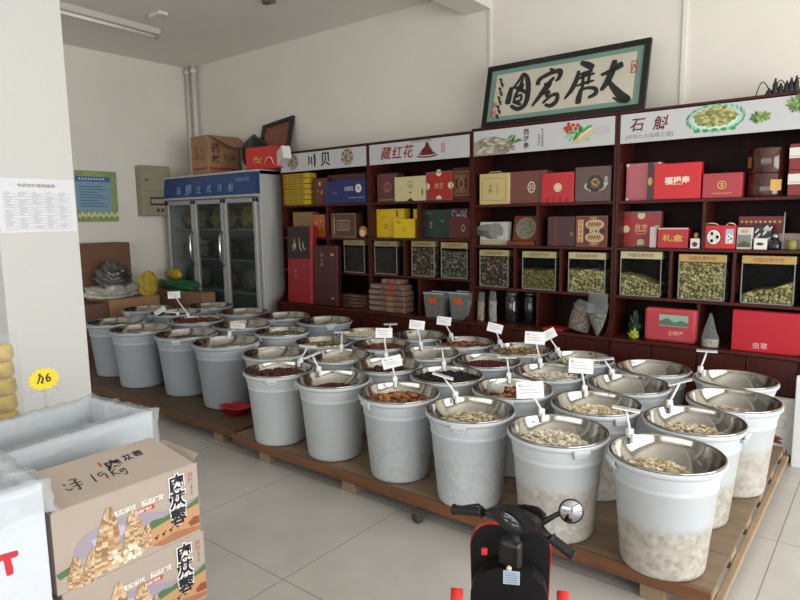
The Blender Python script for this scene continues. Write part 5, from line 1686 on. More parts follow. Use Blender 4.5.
for (key, bx, by, cx, cy, style) in TAGS:
    zr = rim_z(key) + .0095
    base = PZ(bx, by, zr)
    c = Vector((BK[key][0], BK[key][1], zr))
    kk = BIG_K if key in BIG else .945
    d = base - c
    base = c + d.normalized() * (.224 * kk)                       # on the rim
    dep = (base - Vector((0, 0, CAM_H))).dot(Vector(AX_F))
    rv = Vector(ray(cx, cy))
    card = Vector((0, 0, CAM_H)) + rv * (dep / rv.dot(Vector(AX_F)))
    if (card - base).length < .05:
        card = base + Vector((.01, 0, .06))
    what = NM.get(key) or ('the empty basin ' + EMPTY[key])
    r = thing('price_tag', 'white price tag clipped over ' + what, 'price tag', base, 0, 'price tags on the basin rims')
    v = card - base
    mb = MB(); rad_d = (c - base).normalized()
    ang = math.atan2(rad_d.y, rad_d.x) + pi / 2
    T = Matrix.Rotation(ang, 4, 'Z')
    mb.box(-.014, .014, -.012, .012, -.008, .03, tagm, .004, T); mb.box(-.009, .009, -.03, -.01, -.03, .012, tagm, .004, T); mb.build('clip', r)
    mb = MB(); mb.tube([(0, 0, .02), v * .55 + Vector((0, 0, .006)), v], [.0065, .0055, .0055], tagm, 8); mb.build('stem', r)
    w, h = (.115, .068) if key not in ('F2', 'T3', 'S2') else (.13, .082)
    view = (card - Vector((0, 0, CAM_H))).normalized()
    right = Vector((-view.y, view.x, 0)).normalized() * -1
    right = view.cross(Vector((0, 0, 1))).normalized()
    roll = {'F2': -.08, 'S2': .02, 'F4': -.22, 'R4': .25, 'R3': -.5, 'T5': .12, 'R5': .12, 'T3': .05, 'S5': .03, 'F1': .12, 'S1': -.35, 'F3': .3, 'F6': .12, 'F5': -.35, 'T2': -.12, 'LI': -.5, 'F7': .1}.get(key, 0)
    if style == 'face':
        up = Matrix.Rotation(roll, 3, view) @ (right.cross(view).normalized())
        rt = up.cross(view).normalized() * -1
        rt = view.cross(up).normalized()
        up = (up + view * .15).normalized()
    else:
        k_ = .96 if style == 'edge' else .8
        rt = Matrix.Rotation(roll, 3, view) @ right
        up0 = rt.cross(view).normalized()
        up = (view * k_ + up0 * (.16 if style == 'edge' else .6)).normalized()
    fr = Fr(v, rt, up)
    if fr.n.dot(view) > 0 and style == 'face':
        fr = Fr(v, rt, up)
    mb = MB(); t = .005
    mb.prism([(-w / 2, -h / 2), (w / 2, -h / 2), (w / 2, h / 2), (-w / 2, h / 2)], fr, tagm, t, t / 2)
    cd = mb.build('card', r)
    mb = MB(); gm = M('#b9bdc0', .6)
    for q in range(3):
        mb.rect(fr, -w * .38, w * (.1 + .12 * ((q * 7 + bx) % 3)), h * (.2 - q * .2), h * (.2 - q * .2) + .005, gm, t / 2 + .0008)
    mb.disc(fr, -w * .36, h * .28, .006, M('#c98a80', .6), n=8, off=t / 2 + .0008)
    mb.build('print', cd)

# ------------------------------------------------------------------ clutter behind the pillar, before the left wall
kraft_d = M('#6d4d3c', .8, noise=.1, scale=5)
bigx = -7.2
ya, yb2 = PX(81, 262, bigx).y - .05, PX(131, 262, bigx).y
zb_ = PX(110, 243, bigx).z
bb = thing('cardboard_box', 'big brown cardboard box standing against the left wall under the poster', 'box', (-7.34, (ya + yb2) / 2, .701))
hy = (yb2 - ya) / 2
mb = MB(); mb.box(-.14, .14, -hy, hy, 0, zb_ - .701, kraft_d, .006); mb.build('carton_body', bb)
mb = MB(); mb.box(.1402, .1412, -hy, hy, .3, .32, M('#7d5b48', .5)); mb.build('tape', bb)
bb2 = thing('cardboard_box', 'brown box under the big box by the left wall', 'box', (-7.34, (ya + yb2) / 2, 0))
mb = MB(); mb.box(-.145, .145, -hy, hy, 0, .70, kraft_d, .006); mb.build('carton_body', bb2)


def lump(name, label, loc, sx, sy, sz, mat, seed, cat='bag', amp=.16, rz=0):
    rnd = random.Random(seed)
    ph = [rnd.uniform(0, 6) for _ in range(6)]
    bm = bmesh.new(); bmesh.ops.create_icosphere(bm, subdivisions=4, radius=1)
    for v in bm.verts:
        c = v.co
        n = 1 + amp * sin(5 * c.x + ph[0]) * cos(4 * c.y + ph[1]) + amp * .6 * sin(9 * c.z + ph[2] + 6 * c.x) + amp * .35 * sin(17 * c.y + ph[3] + 9 * c.z)
        v.co = Vector((c.x * sx * n, c.y * sy * n, (max(-.7, c.z) + .7) * sz * n))
    mb = MB(); mb.bm(bm, mat)
    zm = min(v[2] for v in mb.v); mb.v = [(a, b, c - zm) for a, b, c in mb.v]
    return tag(mb.build(name, None, loc, rz), label, cat)


cxx = -6.8
y0_, y1_ = PX(109, 302, cxx).y, PX(160, 302, cxx).y
hA = PX(140, 297, cxx).z
cbx = thing('cardboard_box', 'open brown carton on the floor below the white sacks', 'box', (cxx - .17, (y0_ + y1_) / 2, 0))
mb = MB(); mb.box(-.17, .17, -(y1_ - y0_) / 2, (y1_ - y0_) / 2, 0, hA, kraft, .006); mb.build('carton_body', cbx)
p0 = PY(153, 292, 4.2); p1 = PY(204, 292, 4.2)
hB = PY(180, 291, 4.2).z
ccx = (p0.x + p1.x) / 2 - .04
cby = thing('cardboard_box', 'brown carton before the cooler under the green sack', 'box', (ccx, 4.29, .1312))
mb = MB(); mb.box(-(p1.x - p0.x) / 2, (p1.x - p0.x) / 2, -.09, .09, 0, hB - .1312, M('#8a6a50', .75, noise=.08), .006); mb.build('carton_body', cby)
q = PX(113, 303, -6.95)
mb = MB(); mb.box(-.16, .17, -.2, .12, 0, hA - .03, kraft_d, .006)
st0 = thing('cardboard_box', 'brown carton beside the open one, half hidden by the pillar', 'box', (cxx - .17, y0_ - .13, 0)); mb.build('carton_body', st0)
lump('plastic_sack', 'pale translucent sack spread over the cartons by the pillar', (cxx - .16, y0_ + .12, hA + .002), .15, .30, .09, M('#a6a399', .3, noise=.3, scale=14), 3)
lump('plastic_sack', 'dark and silver crumpled bag on the pale sack', (cxx - .18, y0_ + .16, hA + .13), .14, .19, .15, M('#4c4c4a', .25, noise=.85, scale=9), 5)
lump('green_sack', 'green woven sack folded on the carton before the cooler', (ccx - .07, 4.29, hB + .001), .42, .09, .075, M('#1a6238', .5, noise=.3, scale=18), 8, amp=.17)
lump('yellow_sack', 'yellow cloth bag slumped on the open carton', (cxx - .05, y1_ - .10, hA + .002), .08, .11, .16, M('#a8902c', .6, noise=.2, scale=10), 11, amp=.12)
lump('snack_bag', 'yellow and red striped snack bag on the green sack', (ccx - .16, 4.30, hB + .135), .15, .06, .07, M('#b58a1e', .4, noise=.3, scale=9), 13, amp=.06)
lump('plastic_sack', 'grey clear sack on the floor beside the pallet, next to the pillar', (-7.05, 2.78, 0), .17, .17, .42, M('#86857e', .3, noise=.3, scale=12), 17)

# ------------------------------------------------------------------ pillar notices
g = Fr((PIL_X, PIL_Y0, 0), (0, 1, 0), (0, 0, 1))
pt_, pb_ = PX(40, 179, PIL_X).z, PX(40, 232, PIL_X).z
ntc = thing('price_list', 'white printed price list taped on the pillar', 'notice', (PIL_X + .0015, (PIL_Y0 + PIL_Y1) / 2, pb_))
W = .372
gl = Fr((0, -W / 2, 0), (0, 1, 0), (0, 0, 1))
HH = pt_ - pb_
mb = MB(); mb.box(-.001, .0005, -W / 2, W / 2, 0, HH, M('#cfd0d5', .4, noise=.03, scale=10)); mb.build('paper', ntc)
mb = MB(); gi = M('#a9abb2', .7); gd = M('#55565c', .7)
mb.text(gl, '中药材价格明细表', W * .5, HH * .87, .02, M('#6a6b70', .7), .01, .0012, wide=1.15)
for k in range(14):
    v = HH * (.06 + k * .05)
    mb.rect(gl, .02, W - .02, v, v + .0022, gi, .0012)
    for q in range(5):
        u = .03 + q * .065
        if (k * 5 + q) % 7:
            mb.rect(gl, u, u + .022 + .008 * ((k + q) % 3), v + .006, v + .0115, M('#b7b9c0', .7), .0012)
mb.build('lettering', ntc)
# yellow starburst price sign on a clear holder standing at the foam box
sX = -2.75
c = PX(44, 379, sX); bs_ = PX(41, 412, sX)
st = thing('price_sign', 'yellow starburst price sign on a clear stalk before the pillar', 'price sign', (sX, c.y, 0))
gs = Fr((0, 0, c.z), (0, 1, 0), (0, 0, 1))
mb = MB()
pts = []
for k in range(32):
    r_ = .052 if k % 2 else .066
    pts.append((r_ * cos(2 * pi * k / 32), r_ * .78 * sin(2 * pi * k / 32)))
mb.prism(pts, gs, M('#e8c81c', .5), .002); mb.build('card', st)
mb = MB()
for s_ in ([(-.022, .02, .005), (-.014, .022, .006), (-.02, .0, .006), (-.028, -.016, .005)], [(-.01, .016, .005), (-.004, .0, .007), (-.012, -.014, .005), (-.002, -.014, .005)], [(.02, .02, .005), (.01, .008, .007), (.012, -.012, .006), (.024, -.008, .006), (.02, .004, .006), (.012, .002, .005)]):
    mb.stroke(gs, s_, M('#1f1c10', .6), .0015)
mb.build('lettering', st)
clr = thin_clear('clear_acrylic', '#c8cccc', .35, .1)
mb = MB(); mb.tube([(-.004, 0, c.z - .04), (-.004, 0, .0)], .006, clr, 8); mb.box(-.012, .003, -.05, .05, c.z - .07, c.z - .05, clr); mb.build('stalk', st)
mb = MB(); mb.lathe([(0, 0), (.08, 0), (.08, .008), (.01, .02), (0, .02)], M('#c8c8c4', .4), 24); mb.build('base', st)

# ------------------------------------------------------------------ foam boxes with plastic liners
foam = M('#c3c9d1', .75, noise=.02, scale=30, bump=.05)
liner = thin_clear('poly_liner', '#dde1e6', .33, .15)


def foam_box(label, cx, cy, rz, w, d, z0, h, wall=.035, fill_depth=None):
    """open foam box: w along local x, d along local y"""
    r = thing('foam_box', label, 'foam box', (cx, cy, z0), rz)
    mb = MB()
    mb.box(-w / 2, w / 2, -d / 2, d / 2, 0, .035, foam, .006)
    for (x0, x1, y0, y1) in ((-w / 2, w / 2, -d / 2, -d / 2 + wall), (-w / 2, w / 2, d / 2 - wall, d / 2), (-w / 2, -w / 2 + wall, -d / 2 + wall, d / 2 - wall), (w / 2 - wall, w / 2, -d / 2 + wall, d / 2 - wall)):
        mb.box(x0, x1, y0, y1, .03, h, foam, .005)
    mb.build('foam_body', r)
    return r


def line_box(r, label, w, d, h, seed, over=.16, wall=.035):
    """crinkled film draped over the rim, inside and outside"""
    rnd = random.Random(seed)
    ph = [rnd.uniform(0, 6.28) for _ in range(8)]
    prof = [(-.9, 'in'), (-.55, 'in'), (-.25, 'in'), (0, 'rimi'), (0, 'rimo'), (-.2, 'out'), (-.5, 'out'), (-1, 'out')]
    N = 96
    per = []
    for k in range(N):
        t = k / N * 4
        s_, f = int(t), t - int(t)
        cs_ = [(-1, -1), (1, -1), (1, 1), (-1, 1)]
        a, b = cs_[s_], cs_[(s_ + 1) % 4]
        per.append((a[0] + (b[0] - a[0]) * f, a[1] + (b[1] - a[1]) * f))
    vs, fs = [], []
    for i, (lv, sd) in enumerate(prof):
        for k, (px, py) in enumerate(per):
            wv = .006 * sin(k * .9 + ph[0] + lv * 5) + .005 * sin(k * 1.7 + ph[1]) + .004 * sin(k * .37 + ph[2] + lv * 9)
            if sd in ('in', 'rimi'):
                o = -wall - .012 - abs(wv) * 1.2
            else:
                o = .008 + abs(wv) * (1.0 + 1.2 * -lv)
            x, y = px * (w / 2 + o), py * (d / 2 + o)
            z = h + .006 + .5 * abs(wv)
            if sd == 'in':
                z = h + lv * (h - .08)
            if sd == 'out':
                z = h + lv * over * (1 + .35 * sin(k * .25 + ph[3])) - .002
            vs.append((x, y, z))
    for i in range(len(prof) - 1):
        for k in range(N):
            j = (k + 1) % N
            fs.append((i * N + k, i * N + j, (i + 1) * N + j, (i + 1) * N + k))
    mb = MB(); mb.add(vs, fs, liner, True)
    o = mb.build('plastic_liner', None, r.location.copy(), r.rotation_euler.z)
    return tag(o, label, 'plastic liner')


# large box behind the cartons; corners fitted on its rim plane z = .8
c1, c2, c3, c4 = PZ(150, 412, .8), PZ(3, 458, .8), PZ(118, 394, .8), PZ(-4, 432, .8)
ux = (c1 - c2).normalized()
fd = .40
rzA = math.atan2(ux.y, ux.x)
wA = .60
cen = (c1 + c2) / 2 + Vector((-ux.y, ux.x, 0)) * (fd / 2) + ux * ((c1 - c2).length / 2 - wA / 2 + .01)
under = foam_box('closed white foam box under the lined open one', cen.x, cen.y, rzA, wA, fd, 0, .398)
mb = MB(); mb.box(-wA / 2 + .0, wA / 2, -fd / 2, fd / 2, .399, .43, foam, .006); mb.build('foam_lid', under)
bxA = foam_box('large open white foam box lined with clear film, behind the cartons', cen.x, cen.y, rzA, wA, fd, .431, .369)
line_box(bxA, 'crinkled clear film lining the large open foam box', wA, fd, .369, 4, .2)

# left front foam box with the red mark
xF = -1.79
zt = PX(40, 483, xF).z
yr = PX(44, 500, xF).y
wB, dB = .52, .34
foB = foam_box('white foam box with a red painted mark beside the cartons', xF - dB / 2, yr - wB / 2, radians(90), wB, dB, zt - .36, .36)
mb = MB(); gB = Fr((0, -dB / 2, 0))      # local front face, turned to the aisle
ga = lambda px, py: ((PX(px, py, xF).y - (yr - wB / 2)), PX(px, py, xF).z - (zt - .36))
redm = M('#b8232f', .6)
mb.stroke(gB, [(*ga(-8, 561), .016), (*ga(4, 557), .018), (*ga(18, 553), .017)], redm, .0015)
mb.stroke(gB, [(*ga(6, 556), .016), (*ga(9, 568), .018), (*ga(10, 575), .016)], redm, .0016)
mb.build('painted_mark', foB)
line_box(foB, 'clear film draped over the marked foam box', wB, dB, .36, 9, .12)
lowB = foam_box('lower white foam box under the red marked one', xF - dB / 2 + .012, yr - wB / 2 + .012, radians(90), wB, dB, 0, zt - .36 - .0355)
mb = MB(); mb.box(-wB / 2, wB / 2, -dB / 2, dB / 2, zt - .36 - .035, zt - .3615, foam, .005); mb.build('foam_lid', lowB)

# ------------------------------------------------------------------ printed cartons
taupe = M('#a4978b', .7, noise=.05, scale=6)
cX = -1.8
cy0, cy1 = .668, 1.135
cw_, ch_, cd_ = cy1 - cy0, .2475, .3


def carton_print(r, w, h):
    g = Fr((0, -cd_ / 2, 0))
    mb = MB()
    u = lambda a: (a - .5) * w
    v = lambda b: b * h
    mb.poly(g, [(u(.12), v(.5)), (u(.2), v(.62)), (u(.35), v(.66)), (u(.55), v(.6)), (u(.72), v(.5)), (u(.99), v(.52)), (u(.99), v(.3)), (u(.3), v(.3)), (u(.1), v(.35))], M('#948c97', .7), .0008)
    mb.poly(g, [(u(.22), v(.5)), (u(.4), v(.56)), (u(.5), v(.48)), (u(.4), v(.4)), (u(.24), v(.42))], M('#b0a6b4', .7), .0010)
    mb.poly(g, [(u(.0), v(.26)), (u(.1), v(.3)), (u(.16), v(.24)), (u(.02), v(.18))], M('#4c6a40', .7), .0012)
    mb.poly(g, [(u(.55), v(.36)), (u(.64), v(.44)), (u(.72), v(.42)), (u(.8), v(.46)), (u(.9), v(.44)), (u(.995), v(.52)), (u(.995), v(.36)), (u(.75), v(.32)), (u(.55), v(.3))], M('#4a6a44', .7), .0012)
    mb.poly(g, [(u(.5), v(.22)), (u(.62), v(.32)), (u(.75), v(.36)), (u(.995), v(.42)), (u(.995), v(.06)), (u(.8), v(.05)), (u(.6), v(.1))], M('#b58a62', .7), .0014)
    mb.poly(g, [(u(.62), v(.1)), (u(.8), v(.16)), (u(.995), v(.1)), (u(.995), v(.04)), (u(.7), v(.04))], M('#9a6a4a', .7), .0016)
    mb.poly(g, [(u(.9), v(.2)), (u(.95), v(.26)), (u(.995), v(.24)), (u(.995), v(.14)), (u(.92), v(.14))], M('#85492f', .7), .0018)
    for k in range(5):
        a = .6 + k * .055
        mb.disc(g, u(a), v(.175 + k * .012), w * .014, M('#3a2a20', .7), h * .016, 8, .002)
        mb.rect(g, u(a) - .002, u(a) - .001, v(.13 + k * .012), v(.17 + k * .012), M('#3a2a20', .7), .002)
        mb.rect(g, u(a) + .002, u(a) + .003, v(.13 + k * .012), v(.17 + k * .012), M('#3a2a20', .7), .002)
        mb.disc(g, u(a) + w * .013, v(.2 + k * .012), w * .005, M('#3a2a20', .7), h * .014, 6, .0021)
    off = .0022
    for (bx, by, tx, ty, wd) in ((.11, .02, .12, .36, .055), (.2, .02, .22, .36, .055), (.31, .06, .345, .8, .098), (.5, .1, .5, .66, .085), (.57, .1, .6, .4, .045)):
        n = 22
        for i in range(n):
            t = i / (n - 1)
            cx_, cy_ = bx + (tx - bx) * t, by + (ty - by) * t
            ww = wd * (1.02 - .78 * t ** 2.6) if t > .1 else wd * .85
            for j in range(5):
                f = (j - 2) / 2 + (.25 if i % 2 else -.25)
                if abs(f) > 1.05:
                    continue
                off += .0000025
                mb.disc(g, u(cx_ + ww * f * .85), v(cy_), w * ww * .27, M(['#b09270', '#9c7c58', '#bca080', '#8a6a4a', '#c6b092'][int(random.random() * 5)], .7), h * .034, 7, off)
    for k in range(30):
        off += .000003
        mb.disc(g, u(.33 + .2 * random.random()), v(.06 + .2 * random.random()), w * .018, M(['#d8c8a8', '#c0ae90', '#e0d8c4'][k % 3], .7), h * .03, 7, off, random.uniform(0, 3))
    mb.build('picture', r)
    mb = MB()
    wht, dark = M('#e6e2dc', .6), M('#15182a', .6)
    for k, ch in enumerate('肉苁蓉'):
        mb.text(g, ch, u(.83), v(.83 - k * .235), .058, wht, .09, .0026)
        mb.text(g, ch, u(.83), v(.83 - k * .235), .058, dark, .03, .0032)
    for k, ch in enumerate('真实采挖 精品好货'):
        mb.text(g, ch, u(.385 + k * .04), v(.715 - .0 * k), .02, wht, .02, .0026)
    mb.text(g, '◇', u(.55), v(.78), .001, wht)
    mb.rect(g, u(.5), u(.655), v(.6), v(.655), M('#b83a3a', .6), .0026); mb.text(g, '精选好药材', u(.578), v(.628), .011, wht, .02, .003)
    mb.frame(g, u(.925), u(.955), v(.76), v(.9), .0015, M('#b8605a', .6), .0026); mb.text(g, '滋', u(.94), v(.865), .01, M('#b8605a', .6), 0, .0026); mb.text(g, '补', u(.94), v(.8), .01, M('#b8605a', .6), 0, .0026)
    mb.vtext(g, '沙漠人参', u(.945), v(.66), .009, M('#6a5a50', .6), 0, 1.1, .0026)
    mb.build('lettering', r)


def carton(label, z, dy, openbox):
    r = thing('printed_carton', label, 'carton', (cX - cd_ / 2, (cy0 + cy1) / 2 + dy, z), radians(90), 'printed herb cartons')
    mb = MB()
    w, d, h = cw_, cd_, ch_ - .0015
    if not openbox:
        mb.box(-w / 2, w / 2, -d / 2, d / 2, 0, h, taupe, .004)
    else:
        t = .005
        mb.box(-w / 2, w / 2, -d / 2, d / 2, 0, .006, taupe)
        for (x0, x1, y0, y1) in ((-w / 2, w / 2, -d / 2, -d / 2 + t), (-w / 2, w / 2, d / 2 - t, d / 2), (-w / 2, -w / 2 + t, -d / 2 + t, d / 2 - t), (w / 2 - t, w / 2, -d / 2 + t, d / 2 - t)):
            mb.box(x0, x1, y0, y1, .006, h, taupe)
    mb.build('carton_body', r)
    carton_print(r, w, h)
    return r


carton('bottom printed carton of the stack by the aisle', 0, .0, False)
carton('middle printed carton of the stack, just below the open one', ch_, .012, False)
top_c = carton('top printed carton, its flap open with handwriting', 2 * ch_, 0, True)
# long flap folded half shut, rising to the back
w, d, h = cw_, cd_, ch_ - .0015
Vf = Vector((0, .205, .06)).normalized()
gf = Fr((0, -d / 2, h + .002), (1, 0, 0), Vf)
mb = MB(); mb.prism([(-w / 2 + .004, 0), (w / 2 - .012, 0), (w / 2 - .05, .205), (-w / 2 + .012, .205)], gf, taupe, .004, .002); fl = mb.build('front_flap', top_c)
mb = MB(); dk2 = M('#1a1a26', .6)
mb.text(gf, '肉', .01, .125, .05, dk2, .03, .003, wide=1.1); mb.text(gf, '苁', .062, .135, .034, dk2, .02, .003); mb.text(gf, '蓉', .1, .14, .034, dk2, .02, .003)
for s_ in ([(-.155, .105, .004), (-.15, .095, .005)], [(-.158, .08, .003), (-.148, .068, .005), (-.14, .075, .003)], [(-.135, .115, .004), (-.115, .112, .004), (-.12, .1, .004)], [(-.14, .095, .004), (-.105, .092, .005)], [(-.122, .108, .004), (-.122, .06, .005), (-.13, .064, .003)], [(-.138, .08, .004), (-.106, .078, .004)],
           [(-.07, .11, .004), (-.072, .065, .005)], [(-.035, .105, .004), (-.052, .1, .004), (-.05, .086, .004), (-.034, .094, .004), (-.036, .065, .005)], [(-.015, .11, .004), (-.017, .065, .005)], [(.004, .1, .003), (-.014, .084, .004), (.006, .066, .004)], [(.022, .088, .004), (.01, .084, .004), (.012, .072, .004), (.026, .088, .003), (.022, .058, .004), (.01, .06, .003)]):
    mb.stroke(gf, s_, dk2, .003)
mb.rect(gf, -.028, -.022, .13, .155, M('#b83a3a', .6), .003)
mb.build('handwriting', fl)
mb = MB(); mb.add([(w / 2 - .004, -d / 2 + .01, h), (w / 2 + .028, -d / 2 + .03, h + .016), (w / 2 + .028, d / 2 - .06, h + .02), (w / 2 - .004, d / 2 - .01, h)], [(0, 1, 2, 3)], taupe)
mb.add([(w / 2 - .007, -d / 2 + .01, h), (w / 2 + .025, -d / 2 + .03, h + .016), (w / 2 + .025, d / 2 - .06, h + .02), (w / 2 - .007, d / 2 - .01, h)], [(3, 2, 1, 0)], taupe); mb.build('side_flap', top_c)

# yellow snack packets hung in film beside the pillar
p = PX(6, 360, -3.0)
for k in range(5):
    zz = PX(6, 352 + k * 17, -3.0).z
    mb = MB()
    mb.box(-.03, .03, -.1, .03, -.038, .038, M('#d8b020', .35, noise=.35, scale=22), .02)
    tag(mb.build('snack_packet', None, (-3.0 - .01 * (k % 2), p.y, zz)), ['topmost', 'second from top', 'middle', 'second from bottom', 'bottom'][k] + ' yellow snack packet of the column at the pillar\'s near edge', 'packet', 'yellow snack packets by the pillar')
zb = PX(6, 352 + 4 * 17, -3.0).z - .04
rk = thing('packet_stand', 'clear topped stand holding the yellow snack packets by the pillar', 'stand', (-3.0, p.y, 0))
mb = MB(); mb.box(-.05, .05, -.13, .07, zb - .02, zb - .0012, M('#5a8a4a', .5), .003); mb.build('tray', rk)
mb = MB(); mb.box(-.02, .02, -.03, .01, .012, zb - .02, M('#b9b6ae', .4)); mb.build('post', rk)
mb = MB(); mb.box(-.14, .14, -.15, .13, 0, .012, M('#b9b6ae', .4), .003); mb.build('base', rk)
mb = MB(); mb.box(.036, .038, -.12, .04, zb + .002, zb + .42, thin_clear('stand_film', '#d8dadb', .12, .1)); mb.build('film_front', rk)

# ------------------------------------------------------------------ children's ride-on scooter
bk = M('#09090a', .42); bk2 = M('#0b0b0c', .55, noise=.1, scale=20, bump=.1, spec=.25); rd = M('#c81a20', .3, coat=.4); rub = M('#0e0e0f', .6)
SC = thing('kids_scooter', 'black and red children\'s ride-on scooter parked before the pallet', 'ride-on scooter', (-.865, 1.60, 0), radians(27))


def plate_outline(w0, w1, z0, z1, r, n=7):
    pts = [(-w0, z0), (w0, z0), (w1, z1 - r)]
    for k in range(n + 1):
        a = k / n * pi / 2
        pts.append((w1 - r + r * cos(a), z1 - r + r * sin(a)))
    for k in range(n + 1):
        a = pi / 2 + k / n * pi / 2
        pts.append((-w1 + r + r * cos(a), z1 - r + r * sin(a)))
    pts.append((-w1, z1 - r))
    return pts


mb = MB(); mb.prism(plate_outline(.112, .127, .13, .56, .07), Fr((0, .03, 0), (1, 0, 0), (0, .12, 1)), bk2, .02); mb.build('leg_shield', SC)
mb = MB(); mb.prism(plate_outline(.116, .1305, .125, .5575, .072), Fr((0, .052, 0), (1, 0, 0), (0, .12, 1)), rd, .026); mb.build('front_fairing', SC)
CF = Fr((0, -.06, 0), (1, 0, 0), (0, .10, 1))
mb = MB(); mb.prism([(-.118, .06), (.118, .06), (.117, .40), (.105, .435), (.07, .468), (.035, .482), (-.035, .482), (-.07, .468), (-.105, .435), (-.117, .40)], CF, bk2, .085); tun = mb.build('centre_console', SC)
scm = Matrix.Translation((-.865, 1.60, 0)) @ Matrix.Rotation(radians(27), 4, 'Z')
cfw = Fr(scm @ CF.o, scm.to_3x3() @ CF.U, scm.to_3x3() @ CF.V)
su_, sv_ = cfw.uv(511.5, 577.5)
mb = MB(); mb.rect(CF, su_ - .025, su_ + .025, sv_ - .021, sv_ + .021, M('#a9b9c6', .4), .0015)
for k in range(5):
    mb.rect(CF, su_ - .021, su_ + .018, sv_ - .016 + k * .007, sv_ - .0135 + k * .007, M('#6f7f90', .5), .0022)
mb.build('sticker', tun)
mb = MB(); mb.lathe([(0, 0), (.008, 0), (.008, .008), (0, .01)], M('#c8c4ae', .3), 12, T=Matrix.Translation((-.0, -.018, .487)) @ Matrix.Rotation(radians(80), 4, 'X')); mb.build('key_switch', SC)
mb = MB(); mb.box(-.086, -.068, .007, .022, .505, .525, M('#d02a34', .4), .003); mb.build('switch', SC)
mb = MB(); mb.box(-.13, .13, -.42, .06, .075, .125, bk2, .02); mb.build('footboard', SC)
mb = MB(); mb.box(-.1, .1, -.66, -.36, .12, .30, rd, .03); mb.build('rear_body', SC)
mb = MB(); mb.box(-.095, .095, -.68, -.34, .30, .35, rub, .022); mb.build('seat', SC)
rf = Fr(scm @ Vector((0, -.19, 0)), scm.to_3x3() @ Vector((1, 0, 0)), (0, 0, 1))
for (tx, ty) in ((457, 588), (563, 591)):
    u_, z_ = rf.uv(tx, ty)
    mb = MB(); mb.tube([(u_ * .95, -.43, .11), (u_, -.31, z_ - .16), (u_, -.22, z_ - .045), (u_, -.19, z_)], [.016, .017, .018, .017], rd, 14); mb.build('hand_rail', SC)


def wheel(y, r):
    mb = MB(); T = Matrix.Translation((0, y, r)) @ Matrix.Rotation(radians(90), 4, 'Y')
    mb.lathe([(.03, -.03), (r - .02, -.035), (r, -.02), (r, .02), (r - .02, .035), (.03, .03)], rub, 30, T=T)
    wo = mb.build('wheel', SC)
    mb = MB(); mb.lathe([(0, -.036), (r * .5, -.036), (r * .55, -.02), (r * .55, .02), (r * .5, .036), (0, .036)], M('#b4b6b8', .3, .7), 24, T=T); mb.build('hub', wo)


wheel(.13, .095); wheel(-.56, .095)
mb = MB(); mb.box(-.05, .05, .02, .24, .18, .24, rd, .025); mb.build('front_mudguard', SC)
# steering assembly, turned towards the shelves
SC_L, ST_Y = Vector((-.865, 1.60, 0)), .005
mwp = Matrix.Translation(SC_L) @ Matrix.Rotation(radians(27), 4, 'Z') @ Matrix.Translation((0, ST_Y, 0)) @ Matrix.Rotation(radians(-27), 4, 'Z')
st_ = bpy.data.objects.new('steering', None); COL.objects.link(st_); st_.parent = SC; st_.location = (0, ST_Y, 0); st_.rotation_euler = (0, 0, radians(-27))
so = mwp @ Vector((0, -.03, 0))
sf = Fr(so, (1, 0, 0), (0, 0, 1))                  # upright plane through the handlebar


def hb(px, py, y=0.0):
    u, v = sf.uv(px, py)
    return Vector((u, -.03 + y, v))


mb = MB(); mb.tube([(0, .05, .18), (0, .015, .57)], .024, bk, 14); mb.box(-.036, .036, -.012, .03, .47, .565, bk, .016); mb.build('column', st_)
cow = [(489, 509), (500, 506.5), (515, 508), (527, 510.5), (537, 516), (542, 522), (541, 529), (533, 533), (520, 533.5), (506, 530), (497, 522), (490, 515)]
fo = [hb(*q) for q in cow]
cc_ = sum(fo, Vector()) / len(fo)
vs, fs = [], []
NR = len(cow)
for (k, dy) in ((.84, -.012), (1.0, .0), (.98, .018), (.86, .034), (.5, .042)):
    for q in fo:
        vs.append(cc_ + (q - cc_) * k + Vector((0, dy, dy * .1)))
for i in range(4):
    for j in range(NR):
        fs.append((i * NR + j, i * NR + (j + 1) % NR, (i + 1) * NR + (j + 1) % NR, (i + 1) * NR + j))
fs += [tuple(range(NR))[::-1], tuple(range(4 * NR, 5 * NR))]
mb = MB(); mb.add(vs, fs, bk); mb.build('handlebar_cowl', st_)
mb = MB()
w0_ = [hb(x, y, .012) for x, y in ((512, 508), (522, 505.5), (533, 507.5), (541, 515), (541, 523), (528, 518))]
vs = w0_ + [q + Vector((0, .025, -.012)) for q in w0_]
mb.add(vs, [(0, 1, 2, 3, 4, 5), (11, 10, 9, 8, 7, 6)] + [(k, k + 6, (k + 1) % 6 + 6, (k + 1) % 6) for k in range(6)], bk2); mb.build('wind_screen', st_)
gd_ = Fr(hb(514, 519.5, -.0135), (1, 0, -.34), (0, 0, 1))
mb = MB(); mb.disc(gd_, 0, 0, .036, M('#2a2c2f', .22), .02, 28, .002)
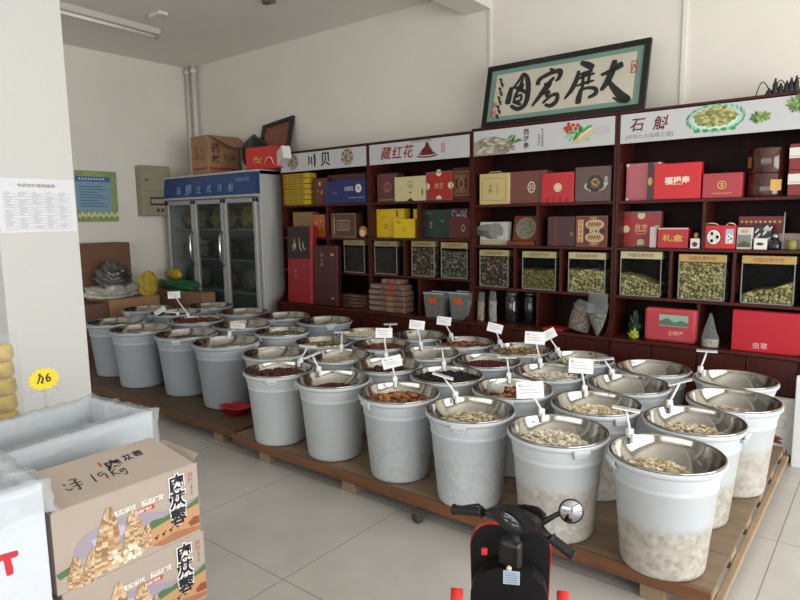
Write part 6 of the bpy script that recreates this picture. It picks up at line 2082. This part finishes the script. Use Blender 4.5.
for (u, v) in ((-.02, .004), (-.008, .009), (.006, .008), (-.018, -.007), (.008, -.006), (.02, .0)):
    mb.rect(gd_, u - .0055, u + .0055, v - .0016, v + .0016, M('#9aa2a6', .4), .0035)
mb.stroke(gd_, [(-.024, .012, .003), (0, .0155, .004), (.024, .01, .003)], M('#9aa2a6', .4), .0035)
mb.build('dashboard', st_)
gl0, gl1 = hb(454, 509.5), hb(482, 512)
gr0, gr1 = hb(551, 538), hb(574, 556)
mb = MB(); mb.tube([gl1, hb(492, 514), hb(500, 517, .02), hb(515, 521, .03), hb(535, 527, .02), hb(546, 534), gr0], .0105, bk, 12); mb.build('handlebar', st_)
for a0, b0 in ((gl1, gl0), (gr0, gr1)):
    mb = MB(); rr, pts = [], []
    for k in range(15):
        t = k / 14
        pts.append(a0.lerp(b0, t)); rr.append(.0135 + (.0018 if k % 2 else 0) + (.005 if k in (0, 14) else 0))
    mb.tube(pts, rr, rub, 14); mb.build('grip', st_)
mb = MB(); mb.tube([gl1 + Vector((.01, .01, 0)), gl1 + Vector((-.04, .045, -.005)), gl0 + Vector((.01, .05, -.006))], .0045, M('#3a3b3e', .3, .6), 8); mb.build('brake_lever', st_)
mc_ = hb(568, 513.5, .02)
mb = MB(); mb.tube([hb(533, 527, .02), hb(541, 524, .01), hb(552, 518, .02), mc_ + Vector((-.015, .014, -.006))], [.011, .009, .0075, .009], bk, 10); arm = mb.build('mirror_arm', st_)
nrm = (Vector((0, 0, CAM_H)) - (mwp @ mc_)).normalized() + Vector((.12, 0, -.28))
nrm.normalize()
Tm = Matrix.Translation(mc_) @ nrm.to_track_quat('Z', 'X').to_matrix().to_4x4()
mb = MB(); mb.lathe([(0, -.02), (.024, -.016), (.034, -.002), (.0355, .003), (.031, .004), (0, .004)], bk, 30, T=Tm); mr = mb.build('mirror_shell', st_)
mb = MB(); mb.lathe([(0, .0046), (.0305, .0046), (.0305, .0042), (0, .0042)], M('#b4b8bc', .08, 1.0), 30, T=Tm); mb.build('mirror_glass', st_)
